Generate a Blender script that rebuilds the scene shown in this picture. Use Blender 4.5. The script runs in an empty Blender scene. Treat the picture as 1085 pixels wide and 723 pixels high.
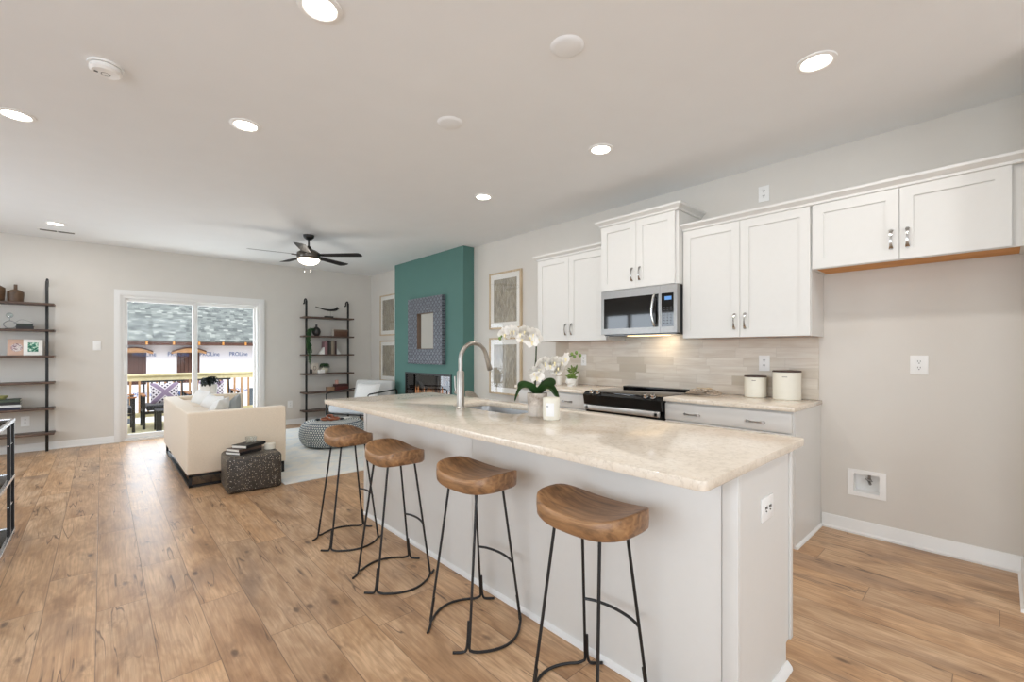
import bpy, bmesh, math, random
from mathutils import Matrix, Vector, noise as mnoise
random.seed(7)
SC = bpy.context.scene
COL = SC.collection
PI = math.pi
YAW = math.radians(42.475)      # camera heading, right of +Y
CEIL = 2.745
WR = 3.891                      # right (kitchen) wall
WF = 8.345                      # far wall
WL = -2.9                       # left wall
WB = -3.2                       # back wall

# ------------------------------------------------------------------ camera, world, light, exposure
cam_d = bpy.data.cameras.new('camera'); cam = bpy.data.objects.new('camera', cam_d); COL.objects.link(cam)
cam.location = (0, 0, 1.27); cam.rotation_euler = (PI / 2, 0, -YAW)
cam_d.sensor_width = 36; cam_d.lens = 36 * 474.7 / 1085
cam_d.shift_y = 11.2 / 1085
cam_d.clip_start = 0.02; cam_d.clip_end = 200
SC.camera = cam
SC.view_settings.view_transform = 'Standard'; SC.view_settings.look = 'None'
SC.view_settings.gamma = 1.0; SC.view_settings.use_curve_mapping = False
SC.view_settings.exposure = 0.03
SC.cycles.max_bounces = 10; SC.cycles.diffuse_bounces = 6; SC.cycles.sample_clamp_indirect = 6

world = bpy.data.worlds.new('sky'); SC.world = world; world.use_nodes = True
bg = world.node_tree.nodes['Background']
bg.inputs[0].default_value = (0.86, 0.92, 1.0, 1); bg.inputs[1].default_value = 1.9

def lamp(name, kind, loc, rot, energy, color=(1, 1, 1), size=1.0, size_y=None, parent=None, **kw):
    d = bpy.data.lights.new(name, kind); d.energy = energy; d.color = color
    if kind == 'AREA':
        d.size = size
        if size_y: d.shape = 'RECTANGLE'; d.size_y = size_y
        else: d.shape = 'DISK'
        if 'spread' in kw: d.spread = kw['spread']
    o = bpy.data.objects.new(name, d); COL.objects.link(o); o.location = loc; o.rotation_euler = rot
    if parent: o.parent = parent
    return o
sun = lamp('sun', 'SUN', (0, 0, 10), (math.radians(48), 0, math.radians(-20)), 1.3, (1, .97, .92)); sun.data.angle = math.radians(12)
# area lamps added for daylight, outside the unseen back and left walls
DAY = (0.80, 0.90, 1.0)
lamp('daylight_fill_back', 'AREA', (0.2, WB - .12, 1.45), (-PI / 2, 0, PI), 48, DAY, 4.2, 2.0)  # added fill lamp behind the stand-in back window
lamp('daylight_left', 'AREA', (WL - .12, 6.0, 1.5), (0, -PI / 2, 0), 56, DAY, 1.4, 2.2)
lamp('daylight_fill_side', 'AREA', (WL - .12, 0.2, 1.45), (0, -PI / 2, 0), 78, DAY, 1.8, 3.2)  # added fill lamp behind the stand-in window beside the camera
lamp('daylight_door', 'AREA', (1.06, WF + .16, 1.05), (-PI / 2, 0, 0), 34, DAY, 1.6, 1.8)
CAN_W = 6.4

# ------------------------------------------------------------------ materials
def lin(c):
    return tuple((v / 255 / 12.92 if v / 255 <= .04045 else ((v / 255 + .055) / 1.055) ** 2.4) for v in c) + (1,)
class NT:
    def __init__(s, name):
        s.m = bpy.data.materials.new(name); s.m.use_nodes = True; s.t = s.m.node_tree; s.t.nodes.clear()
        s.out = s.n('ShaderNodeOutputMaterial')
    def n(s, k, **p):
        o = s.t.nodes.new(k)
        for a, b in p.items(): setattr(o, a, b)
        return o
    def l(s, a, b): s.t.links.new(a, b)
    def inp(s, sock, v):
        if hasattr(v, 'is_linked') or isinstance(v, bpy.types.NodeSocket): s.l(v, sock)
        else: sock.default_value = v
    def math(s, op, a, b=0.0, c=None, clamp=False):
        o = s.n('ShaderNodeMath', operation=op, use_clamp=clamp); s.inp(o.inputs[0], a); s.inp(o.inputs[1], b)
        if c is not None: s.inp(o.inputs[2], c)
        return o.outputs[0]
    def comb(s, x=0.0, y=0.0, z=0.0):
        o = s.n('ShaderNodeCombineXYZ')
        for i, v in enumerate((x, y, z)): s.inp(o.inputs[i], v)
        return o.outputs[0]
    def sep(s, v):
        o = s.n('ShaderNodeSeparateXYZ'); s.l(v, o.inputs[0]); return o.outputs
    def coord(s, kind='Object'):
        return s.n('ShaderNodeTexCoord').outputs[kind]
    def pos(s): return s.n('ShaderNodeNewGeometry').outputs['Position']
    def scale(s, v, sc):
        o = s.n('ShaderNodeMapping'); s.l(v, o.inputs[0]); o.inputs['Scale'].default_value = sc; return o.outputs[0]
    def noise(s, v, scale=5, detail=3, rough=.5, dist=0.0):
        o = s.n('ShaderNodeTexNoise'); s.l(v, o.inputs['Vector']); o.inputs['Scale'].default_value = scale
        o.inputs['Detail'].default_value = detail; o.inputs['Roughness'].default_value = rough; o.inputs['Distortion'].default_value = dist
        return o.outputs[0]
    def voro(s, v, scale=5, feature='F1', out='Distance', rnd=1.0):
        o = s.n('ShaderNodeTexVoronoi', feature=feature); s.l(v, o.inputs['Vector']); o.inputs['Scale'].default_value = scale
        o.inputs['Randomness'].default_value = rnd
        return o.outputs[out]
    def white(s, v):
        o = s.n('ShaderNodeTexWhiteNoise', noise_dimensions='3D'); s.l(v, o.inputs['Vector']); return o.outputs['Value']
    def ramp(s, f, stops, mode='LINEAR'):
        o = s.n('ShaderNodeValToRGB'); s.l(f, o.inputs[0]); cr = o.color_ramp; cr.interpolation = mode
        while len(cr.elements) < len(stops): cr.elements.new(.5)
        for e, (p, c) in zip(cr.elements, stops):
            e.position = p; e.color = c if len(c) == 4 else (c[0], c[1], c[2], 1)
        return o.outputs[0]
    def mix(s, f, a, b, blend='MIX'):
        o = s.n('ShaderNodeMix', data_type='RGBA', blend_type=blend)
        s.inp(o.inputs[0], f); s.inp(o.inputs[6], a); s.inp(o.inputs[7], b); return o.outputs[2]
    def bump(s, h, strength=.2, dist=.01):
        o = s.n('ShaderNodeBump'); s.l(h, o.inputs['Height']); o.inputs['Strength'].default_value = strength; o.inputs['Distance'].default_value = dist
        return o.outputs[0]
    def bsdf(s, color, rough=.5, metal=0.0, normal=None, spec=None, coat=0.0, sheen=0.0, emit=None, estr=0.0, sss=0.0):
        b = s.n('ShaderNodeBsdfPrincipled'); s.inp(b.inputs['Base Color'], color); s.inp(b.inputs['Roughness'], rough)
        b.inputs['Metallic'].default_value = metal
        if normal is not None: s.l(normal, b.inputs['Normal'])
        if spec is not None: b.inputs['Specular IOR Level'].default_value = spec
        b.inputs['Coat Weight'].default_value = coat; b.inputs['Coat Roughness'].default_value = .05
        b.inputs['Sheen Weight'].default_value = sheen
        if emit: b.inputs['Emission Color'].default_value = emit; b.inputs['Emission Strength'].default_value = estr
        s.l(b.outputs[0], s.out.inputs[0]); return s.m
_mc = {}
def plain(name, rgb, rough=.5, metal=0.0, nz=.04, sc=30, bump=0.0, **kw):
    if name in _mc: return _mc[name]
    t = NT(name); v = t.coord(); c = lin(rgb); f = t.noise(v, sc, 3)
    hi = tuple(min(1, x * (1 + nz)) for x in c[:3]) + (1,); lo = tuple(x * (1 - nz) for x in c[:3]) + (1,)
    col = t.ramp(f, [(.3, lo), (.7, hi)])
    nrm = t.bump(f, bump, .002) if bump else None
    _mc[name] = t.bsdf(col, rough, metal, nrm, **kw); return _mc[name]
def emis(name, rgb, st):
    t = NT(name); e = t.n('ShaderNodeEmission'); e.inputs[0].default_value = lin(rgb); e.inputs[1].default_value = st
    t.l(e.outputs[0], t.out.inputs[0]); return t.m

WALL = plain('wall_paint', (216, 212, 205), .75, nz=.01, sc=6)
CEILM = plain('ceiling_paint', (237, 239, 240), .85, nz=.008, sc=5)
TRIM = plain('trim_white', (232, 232, 230), .35, nz=.005)
CAB = plain('cabinet_white', (219, 218, 214), .38, nz=.006)
GREEN = plain('teal_green_paint', (84, 124, 117), .7, nz=.015, sc=5)
RAWWOOD = None
BLACK = plain('black_metal', (22, 22, 23), .42, nz=.1)
STEEL = plain('brushed_steel', (158, 156, 153), .34, 1.0, nz=.03, sc=60)
CHROME = plain('chrome', (225, 225, 225), .08, 1.0, nz=.0)
NICKEL = plain('dark_nickel', (190, 188, 185), .22, 1.0, nz=.02)
BLKGLASS = plain('black_glass', (8, 8, 9), .04, nz=.0, spec=.6)
BLKGLOSS = plain('black_enamel', (9, 9, 10), .12, nz=.0)
PLASTIC = plain('white_plastic', (240, 240, 238), .4, nz=.0)
SLOT = plain('dark_slot', (96, 94, 90), .6)
CREAM = plain('cream_ceramic', (226, 222, 208), .35, nz=.01)
WHITEC = plain('white_ceramic', (234, 233, 229), .35, nz=.01)
DARKWOOD = plain('dark_walnut', (66, 46, 36), .5, nz=.25, sc=14)

def plank_floor():
    t = NT('oak_planks'); x, y, z = t.sep(t.pos())
    w = .192; L = 1.25
    u = t.math('DIVIDE', t.math('ADD', x, .02 + w * 30), w); i = t.math('FLOOR', u); fu = t.math('FRACT', u)
    off = t.white(t.comb(i, 3.3, 0))
    v = t.math('ADD', t.math('DIVIDE', t.math('ADD', y, 20.0), L), t.math('MULTIPLY', off, 5.0)); j = t.math('FLOOR', v); fv = t.math('FRACT', v)
    idv = t.comb(i, j, 1.7); r = t.white(idv); r2 = t.white(t.comb(j, i, 9.1))
    ox = t.math('MULTIPLY', r, 37.0); oy = t.math('MULTIPLY', r2, 53.0)
    p = t.comb(t.math('ADD', x, ox), t.math('ADD', y, oy), 0.0)
    # cathedral grain: contour bands of a stretched smooth field
    g0 = t.noise(t.scale(p, (5.5, 1.1, 1)), 1.0, 2, .45, .25)
    bands = t.math('SINE', t.math('MULTIPLY', g0, 95.0))
    fine = t.noise(t.scale(p, (85, 3.5, 1)), 1.0, 4, .65, .2)
    mott = t.noise(t.scale(p, (7, 2.2, 1)), 1.0, 5, .62, .6)
    big = t.noise(t.scale(p, (3.2, 1.0, 1)), 1.0, 3, .5, .8)
    base = t.ramp(mott, [(.30, lin((160, 129, 98))), (.43, lin((196, 164, 130))), (.58, lin((218, 188, 155))), (.8, lin((230, 205, 175)))])
    tint = t.ramp(r, [(0, lin((222, 208, 194))), (.35, lin((250, 236, 218))), (.6, lin((230, 224, 218))), (1, lin((255, 248, 238)))])
    col = t.mix(.9, base, tint, 'MULTIPLY')
    gf = t.math('MULTIPLY', t.math('ADD', t.math('MULTIPLY', bands, .5), .5), .22)
    col = t.mix(gf, col, lin((146, 104, 70)))
    ff = t.ramp(fine, [(.42, (0, 0, 0)), (.66, (1, 1, 1))])
    col = t.mix(t.math('MULTIPLY', ff, .42), col, lin((128, 92, 66)))
    # greyish weathered patches
    bf = t.ramp(big, [(.56, (0, 0, 0)), (.70, (1, 1, 1))])
    col = t.mix(t.math('MULTIPLY', bf, .45), col, lin((128, 106, 90)))
    # dark checks and knots
    cr = t.noise(t.scale(p, (15, 1.1, 1)), 1.0, 2, .5, .5)
    ck = t.ramp(t.math('ABSOLUTE', t.math('SUBTRACT', cr, .5)), [(0, (1, 1, 1)), (.008, (.6, .6, .6)), (.016, (0, 0, 0))])
    gate = t.ramp(t.noise(t.scale(p, (7, 2.6, 1)), 1.0, 2, .5), [(.54, (0, 0, 0)), (.60, (1, 1, 1))])
    kd = t.voro(t.scale(p, (7, 3.2, 1)), 1.0)
    kn = t.ramp(kd, [(.05, (1, 1, 1)), (.12, (0, 0, 0))])
    halo = t.math('MULTIPLY', t.ramp(kd, [(.08, (1, 1, 1)), (.42, (0, 0, 0))]), t.ramp(t.noise(t.scale(p, (40, 14, 1)), 1.0, 3, .6), [(.42, (0, 0, 0)), (.62, (1, 1, 1))]))
    col = t.mix(t.math('MULTIPLY', halo, .55), col, lin((112, 84, 62)))
    dk = t.math('MAXIMUM', t.math('MULTIPLY', ck, gate), t.math('MULTIPLY', kn, .9))
    col = t.mix(t.math('MULTIPLY', dk, .8), col, lin((72, 50, 38)))
    su = t.math('MINIMUM', fu, t.math('SUBTRACT', 1.0, fu)); sv = t.math('MULTIPLY', t.math('MINIMUM', fv, t.math('SUBTRACT', 1.0, fv)), L / w)
    seam = t.ramp(t.math('MINIMUM', su, sv), [(0, (1, 1, 1)), (.013, (0, 0, 0))])
    col = t.mix(t.math('MULTIPLY', seam, .75), col, lin((64, 46, 36)))
    rough = t.math('ADD', .27, t.math('MULTIPLY', mott, .16))
    h = t.math('SUBTRACT', t.math('MULTIPLY', fine, .3), t.math('MAXIMUM', seam, dk))
    return t.bsdf(col, rough, 0, t.bump(h, .25, .0015), spec=.5)
FLOORM = plank_floor()

def quartz():
    t = NT('cream_quartz'); p = t.pos()
    a = t.noise(p, 3.0, 6, .60, .6); b = t.noise(p, 55, 4, .6); c = t.noise(p, 14, 5, .6, .5)
    col = t.ramp(a, [(.30, lin((216, 204, 186))), (.5, lin((227, 216, 200))), (.7, lin((234, 226, 213)))])
    col = t.mix(t.math('MULTIPLY', t.ramp(b, [(.50, (0, 0, 0)), (.66, (1, 1, 1))]), .34), col, lin((190, 174, 152)))
    vein = t.ramp(t.math('ABSOLUTE', t.math('SUBTRACT', c, .5)), [(0, (1, 1, 1)), (.03, (0, 0, 0))])
    col = t.mix(t.math('MULTIPLY', vein, .22), col, lin((158, 142, 122)))
    sp = t.ramp(t.voro(p, 140), [(.08, (1, 1, 1)), (.16, (0, 0, 0))])
    col = t.mix(t.math('MULTIPLY', sp, .35), col, lin((240, 236, 228)))
    return t.bsdf(col, .12, 0, spec=.5)
QUARTZ = quartz()

def tiles():
    t = NT('taupe_stone_tile'); x, y, z = t.sep(t.pos())
    h = .077; L = .305
    v = t.math('DIVIDE', t.math('SUBTRACT', z, .914), h); j = t.math('FLOOR', v); fv = t.math('FRACT', v)
    off = t.white(t.comb(j, 2.0, 5.0))
    u = t.math('ADD', t.math('DIVIDE', y, L), t.math('MULTIPLY', off, 3.0)); i = t.math('FLOOR', u); fu = t.math('FRACT', u)
    r = t.white(t.comb(i, j, 4.2)); o = t.math('MULTIPLY', r, 29.0)
    p = t.comb(t.math('ADD', y, o), t.math('ADD', z, o), 0.0)
    g = t.noise(t.scale(p, (3, 26, 1)), 1.0, 4, .55, .5)
    col = t.ramp(r, [(0, lin((188, 178, 160))), (.12, lin((201, 192, 176))), (.3, lin((215, 208, 195))), (1, lin((226, 220, 209)))])
    col = t.mix(t.math('MULTIPLY', t.ramp(g, [(.38, (0, 0, 0)), (.7, (1, 1, 1))]), .55), col, lin((190, 175, 158)))
    sv = t.math('MINIMUM', fv, t.math('SUBTRACT', 1.0, fv)); su = t.math('MULTIPLY', t.math('MINIMUM', fu, t.math('SUBTRACT', 1.0, fu)), L / h)
    s = t.ramp(t.math('MINIMUM', su, sv), [(0, (1, 1, 1)), (.03, (0, 0, 0))])
    col = t.mix(t.math('MULTIPLY', s, .45), col, lin((172, 164, 154)))
    return t.bsdf(col, .3, 0, t.bump(t.math('SUBTRACT', 0.0, s), .3, .001))
TILE = tiles()

def wood(name, c1, c2, c3, sx=3, sy=26, rough=.4, swap=False):
    t = NT(name); v = t.coord(); sc = (sy, sx, sy) if not swap else (sx, sy, sy)
    g = t.noise(t.scale(v, sc), 1.0, 5, .6, .8); h = t.noise(v, 5, 3, .5, .6)
    col = t.ramp(g, [(.32, lin(c1)), (.5, lin(c2)), (.7, lin(c3))])
    col = t.mix(t.math('MULTIPLY', t.ramp(h, [(.45, (0, 0, 0)), (.7, (1, 1, 1))]), .45), col, lin(c1))
    return t.bsdf(col, rough, 0, t.bump(g, .12, .002))
SEATW = wood('stool_wood', (104, 76, 52), (152, 113, 77), (184, 142, 99), 4, 34, .38)
SHELFW = wood('shelf_wood', (68, 52, 44), (92, 73, 62), (112, 92, 80), 26, 3, .5)
FRAMEW = wood('pale_frame_wood', (184, 162, 130), (202, 182, 152), (214, 196, 168), 20, 3, .5)
RAWWOOD = wood('raw_birch', (196, 132, 62), (212, 148, 76), (222, 162, 92), 3, 26, .6)
PINE = wood('treated_pine', (224, 212, 164), (236, 226, 184), (244, 236, 200), 3, 14, .7)
ARMW = wood('teak_arm', (150, 96, 56), (176, 118, 72), (196, 140, 92), 3, 20, .5)
BROWNC = wood('brown_turned_wood', (70, 52, 38), (92, 70, 50), (110, 84, 62), 3, 12, .5)
VESSEL = BROWNC

def fabric(name, rgb, sc=260, nz=.08, rough=.9, bump=.35, sheen=.3):
    t = NT(name); v = t.coord(); c = lin(rgb); f = t.noise(v, sc, 2, .6); w2 = t.noise(v, 5, 3, .5)
    lo = tuple(x * (1 - nz) for x in c[:3]) + (1,); hi = tuple(min(1, x * (1 + nz)) for x in c[:3]) + (1,)
    col = t.ramp(f, [(.35, lo), (.65, hi)])
    return t.bsdf(col, rough, 0, t.bump(f, bump, .002), sheen=sheen)
SOFAF = fabric('cream_linen', (230, 216, 196))
SOFAIN = SOFAF
PILW = fabric('white_pillow_cloth', (232, 232, 230)); PILG = fabric('grey_pillow_cloth', (150, 156, 158))
ARMF = fabric('light_grey_upholstery', (196, 196, 194)); ARMS = fabric('pale_seat_cloth', (214, 220, 226))
BOUCLE = fabric('beige_boucle', (196, 188, 176), 90, .15)
BLKFAB = fabric('charcoal_outdoor_cloth', (44, 46, 50))

def rugm():
    t = NT('cream_blue_rug'); p = t.pos(); x, y, z = t.sep(p)
    a = t.noise(t.scale(p, (1, 1, 1)), 3.0, 6, .7, 1.2); f = t.noise(p, 220, 2, .6)
    st = t.math('ADD', t.math('MULTIPLY', t.math('SINE', t.math('MULTIPLY', y, 210.0)), .5), .5)
    col = t.ramp(a, [(.35, lin((204, 214, 220))), (.5, lin((222, 225, 224))), (.62, lin((232, 230, 222)))])
    col = t.mix(t.math('MULTIPLY', st, .18), col, lin((190, 182, 160)))
    return t.bsdf(col, .95, 0, t.bump(f, .5, .004))
RUGM = rugm()

def terrazzo():
    t = NT('dark_terrazzo'); v = t.coord()
    cell = t.voro(v, 92, out='Color'); d = t.voro(v, 92); r = t.sep(cell)[0]
    chip = t.math('MULTIPLY', t.ramp(d, [(.26, (1, 1, 1)), (.36, (0, 0, 0))]), t.ramp(r, [(.48, (0, 0, 0)), (.56, (1, 1, 1))]))
    g = t.sep(cell)[1]
    cc = t.ramp(g, [(0, lin((214, 204, 184))), (.5, lin((150, 128, 96))), (1, lin((226, 220, 208)))])
    col = t.mix(chip, t.ramp(t.noise(v, 26, 3), [(.3, lin((52, 47, 42))), (.7, lin((72, 66, 59)))]), cc)
    return t.bsdf(col, .42, 0)
TERR = terrazzo()

def poufm():
    t = NT('blue_white_woven_rope'); x, y, z = t.sep(t.coord())
    ang = t.math('ARCTAN2', y, x)
    row = t.math('FLOOR', t.math('DIVIDE', z, .026))
    a = t.math('ADD', t.math('DIVIDE', t.math('MULTIPLY', ang, 42.0), PI), t.math('MULTIPLY', row, .5))
    s = t.math('FRACT', a); zf = t.math('FRACT', t.math('DIVIDE', z, .026))
    st = t.math('MULTIPLY', t.math('LESS_THAN', t.math('ABSOLUTE', t.math('SUBTRACT', s, .5)), .30), t.math('LESS_THAN', t.math('ABSOLUTE', t.math('SUBTRACT', zf, .5)), .36))
    rr = t.math('SQRT', t.math('ADD', t.math('MULTIPLY', x, x), t.math('MULTIPLY', y, y)))
    top = t.math('GREATER_THAN', z, .318)
    rs = t.math('LESS_THAN', t.math('FRACT', t.math('DIVIDE', rr, .03)), .55)
    sel = t.math('ADD', t.math('MULTIPLY', top, rs), t.math('MULTIPLY', t.math('SUBTRACT', 1.0, top), st))
    col = t.mix(sel, lin((66, 86, 106)), lin((224, 227, 222)))
    return t.bsdf(col, .85, 0, t.bump(sel, .6, .004))
POUFM = poufm()

def mirror_frame():
    t = NT('grey_scaled_frame'); x, y, z = t.sep(t.coord())
    s = .085; v = t.math('DIVIDE', z, s * .5); j = t.math('FLOOR', v)
    u = t.math('ADD', t.math('DIVIDE', y, s), t.math('MULTIPLY', j, .5))
    fu = t.math('SUBTRACT', t.math('FRACT', u), .5); fv = t.math('FRACT', v)
    d = t.math('SQRT', t.math('ADD', t.math('MULTIPLY', fu, fu), t.math('MULTIPLY', t.math('SUBTRACT', fv, 1.0), t.math('MULTIPLY', t.math('SUBTRACT', fv, 1.0), .3))))
    e = t.ramp(d, [(.34, (0, 0, 0)), (.42, (1, 1, 1)), (.47, (1, 1, 1)), (.52, (0, 0, 0))])
    n = t.noise(t.coord(), 40, 4)
    col = t.mix(e, t.ramp(n, [(.3, lin((100, 104, 112))), (.7, lin((136, 140, 148)))]), lin((70, 74, 82)))
    return t.bsdf(col, .45, .2, t.bump(t.math('SUBTRACT', 1.0, e), .9, .008))
MFRAME = mirror_frame()
MIRR = plain('mirror_silver', (240, 243, 243), .01, 1.0, nz=.0)

def artm(seed, cool=False):
    t = NT('abstract_print_%d' % seed); v = t.coord(); x, y, z = t.sep(v)
    p = t.comb(t.math('ADD', y, seed * 3.1), z, seed * 1.0)
    a = t.noise(t.scale(p, (34, 5, 1)), 1.0, 5, .7, 1.0); b = t.noise(p, 7, 5, .6, 1.0)
    w = t.math('ABSOLUTE', t.math('SUBTRACT', t.math('FRACT', t.math('ADD', t.math('MULTIPLY', z, 5.0), t.math('MULTIPLY', t.math('ABSOLUTE', t.math('SUBTRACT', t.math('FRACT', t.math('MULTIPLY', y, 4.5)), .5)), 2.2))), .5))
    col = t.ramp(a, [(.3, lin((112, 104, 90))), (.5, lin((158, 149, 130))), (.7, lin((190, 182, 164)))])
    col = t.mix(t.math('MULTIPLY', t.ramp(b, [(.45, (0, 0, 0)), (.65, (1, 1, 1))]), .5), col, lin((126, 124, 118)))
    col = t.mix(t.math('MULTIPLY', t.ramp(w, [(0, (1, 1, 1)), (.07, (0, 0, 0))]), .4), col, lin((206, 200, 186)))
    return t.bsdf(col, .5, 0)

def glassm(name='clear_glass', tint=(1, 1, 1, 1), k=1.0):
    t = NT(name); tr = t.n('ShaderNodeBsdfTransparent'); tr.inputs[0].default_value = tint
    gl = t.n('ShaderNodeBsdfGlossy'); gl.inputs['Roughness'].default_value = .0
    lw = t.n('ShaderNodeLayerWeight'); lw.inputs[0].default_value = .5
    fr = t.math('ADD', .04, t.math('MULTIPLY', t.math('POWER', lw.outputs['Facing'], 5.0), .9))
    mx = t.n('ShaderNodeMixShader'); t.l(t.math('MULTIPLY', fr, k, clamp=True), mx.inputs[0]); t.l(tr.outputs[0], mx.inputs[1]); t.l(gl.outputs[0], mx.inputs[2])
    t.l(mx.outputs[0], t.out.inputs[0]); return t.m
GLASS = glassm(); DOORGLASS = glassm('door_glass', (1, 1, 1, 1), .22); SMOKE = glassm('smoked_glass', (.30, .33, .36, 1)); GLASSW = glassm('drinking_glass', (.93, .95, .95, 1), 1.6)

def shingles():
    t = NT('grey_shingles'); x, y, z = t.sep(t.coord())
    h = .10; L = .13
    v = t.math('DIVIDE', y, h); j = t.math('FLOOR', v); off = t.white(t.comb(j, 1, 1))
    u = t.math('ADD', t.math('DIVIDE', x, L), t.math('MULTIPLY', off, 7.0)); i = t.math('FLOOR', u); r = t.white(t.comb(i, j, 2.0))
    fv = t.math('FRACT', v)
    col = t.ramp(r, [(0, lin((92, 96, 94))), (.2, lin((114, 119, 116))), (.8, lin((134, 139, 134))), (1, lin((170, 173, 166)))])
    col = t.mix(t.ramp(fv, [(0, (1, 1, 1)), (.16, (0, 0, 0))]), col, lin((96, 99, 98)))
    return t.bsdf(col, .9, 0)
SHING = shingles()
WRAP = plain('white_house_wrap', (240, 238, 244), .6, nz=.02, sc=2)
BLUEL = plain('blue_print', (70, 100, 160), .6)
VBROWN = plain('brown_boards', (86, 56, 46), .7, nz=.25, sc=9)
def kilim():
    t = NT('purple_geometric_cloth'); x, y, z = t.sep(t.coord())
    ax = t.math('ABSOLUTE', x); az = t.math('ABSOLUTE', z)
    dg = t.math('SUBTRACT', ax, az)
    w = t.math('FRACT', t.math('MULTIPLY', t.math('ABSOLUTE', dg), 13.0))
    w2 = t.math('FRACT', t.math('MULTIPLY', t.math('ADD', ax, az), 13.0))
    b = t.math('MULTIPLY', t.math('LESS_THAN', w, .5), t.math('LESS_THAN', w2, .55))
    band = t.math('LESS_THAN', t.math('ABSOLUTE', dg), .05)
    col = t.mix(b, lin((226, 220, 226)), lin((72, 60, 80)))
    col = t.mix(band, col, lin((150, 132, 156)))
    return t.bsdf(col, .9, 0)
KILIM = kilim()
LEAF = plain('orchid_leaf', (62, 98, 52), .3, nz=.25, sc=12)
LEAFS = plain('succulent_leaf', (112, 138, 66), .5, nz=.25, sc=30)
FERN = plain('trailing_foliage', (58, 96, 56), .7, nz=.3, sc=40)
DLEAF = plain('dark_foliage', (52, 62, 56), .6, nz=.3, sc=40)
PETAL = plain('orchid_petal', (250, 248, 244), .5, nz=.01, sheen=.2)
LIPM = plain('orchid_lip', (244, 232, 190), .5)
STEM = plain('orchid_stem', (70, 84, 44), .6)
SPIKE = plain('dark_support_stake', (52, 56, 44), .6)

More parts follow.
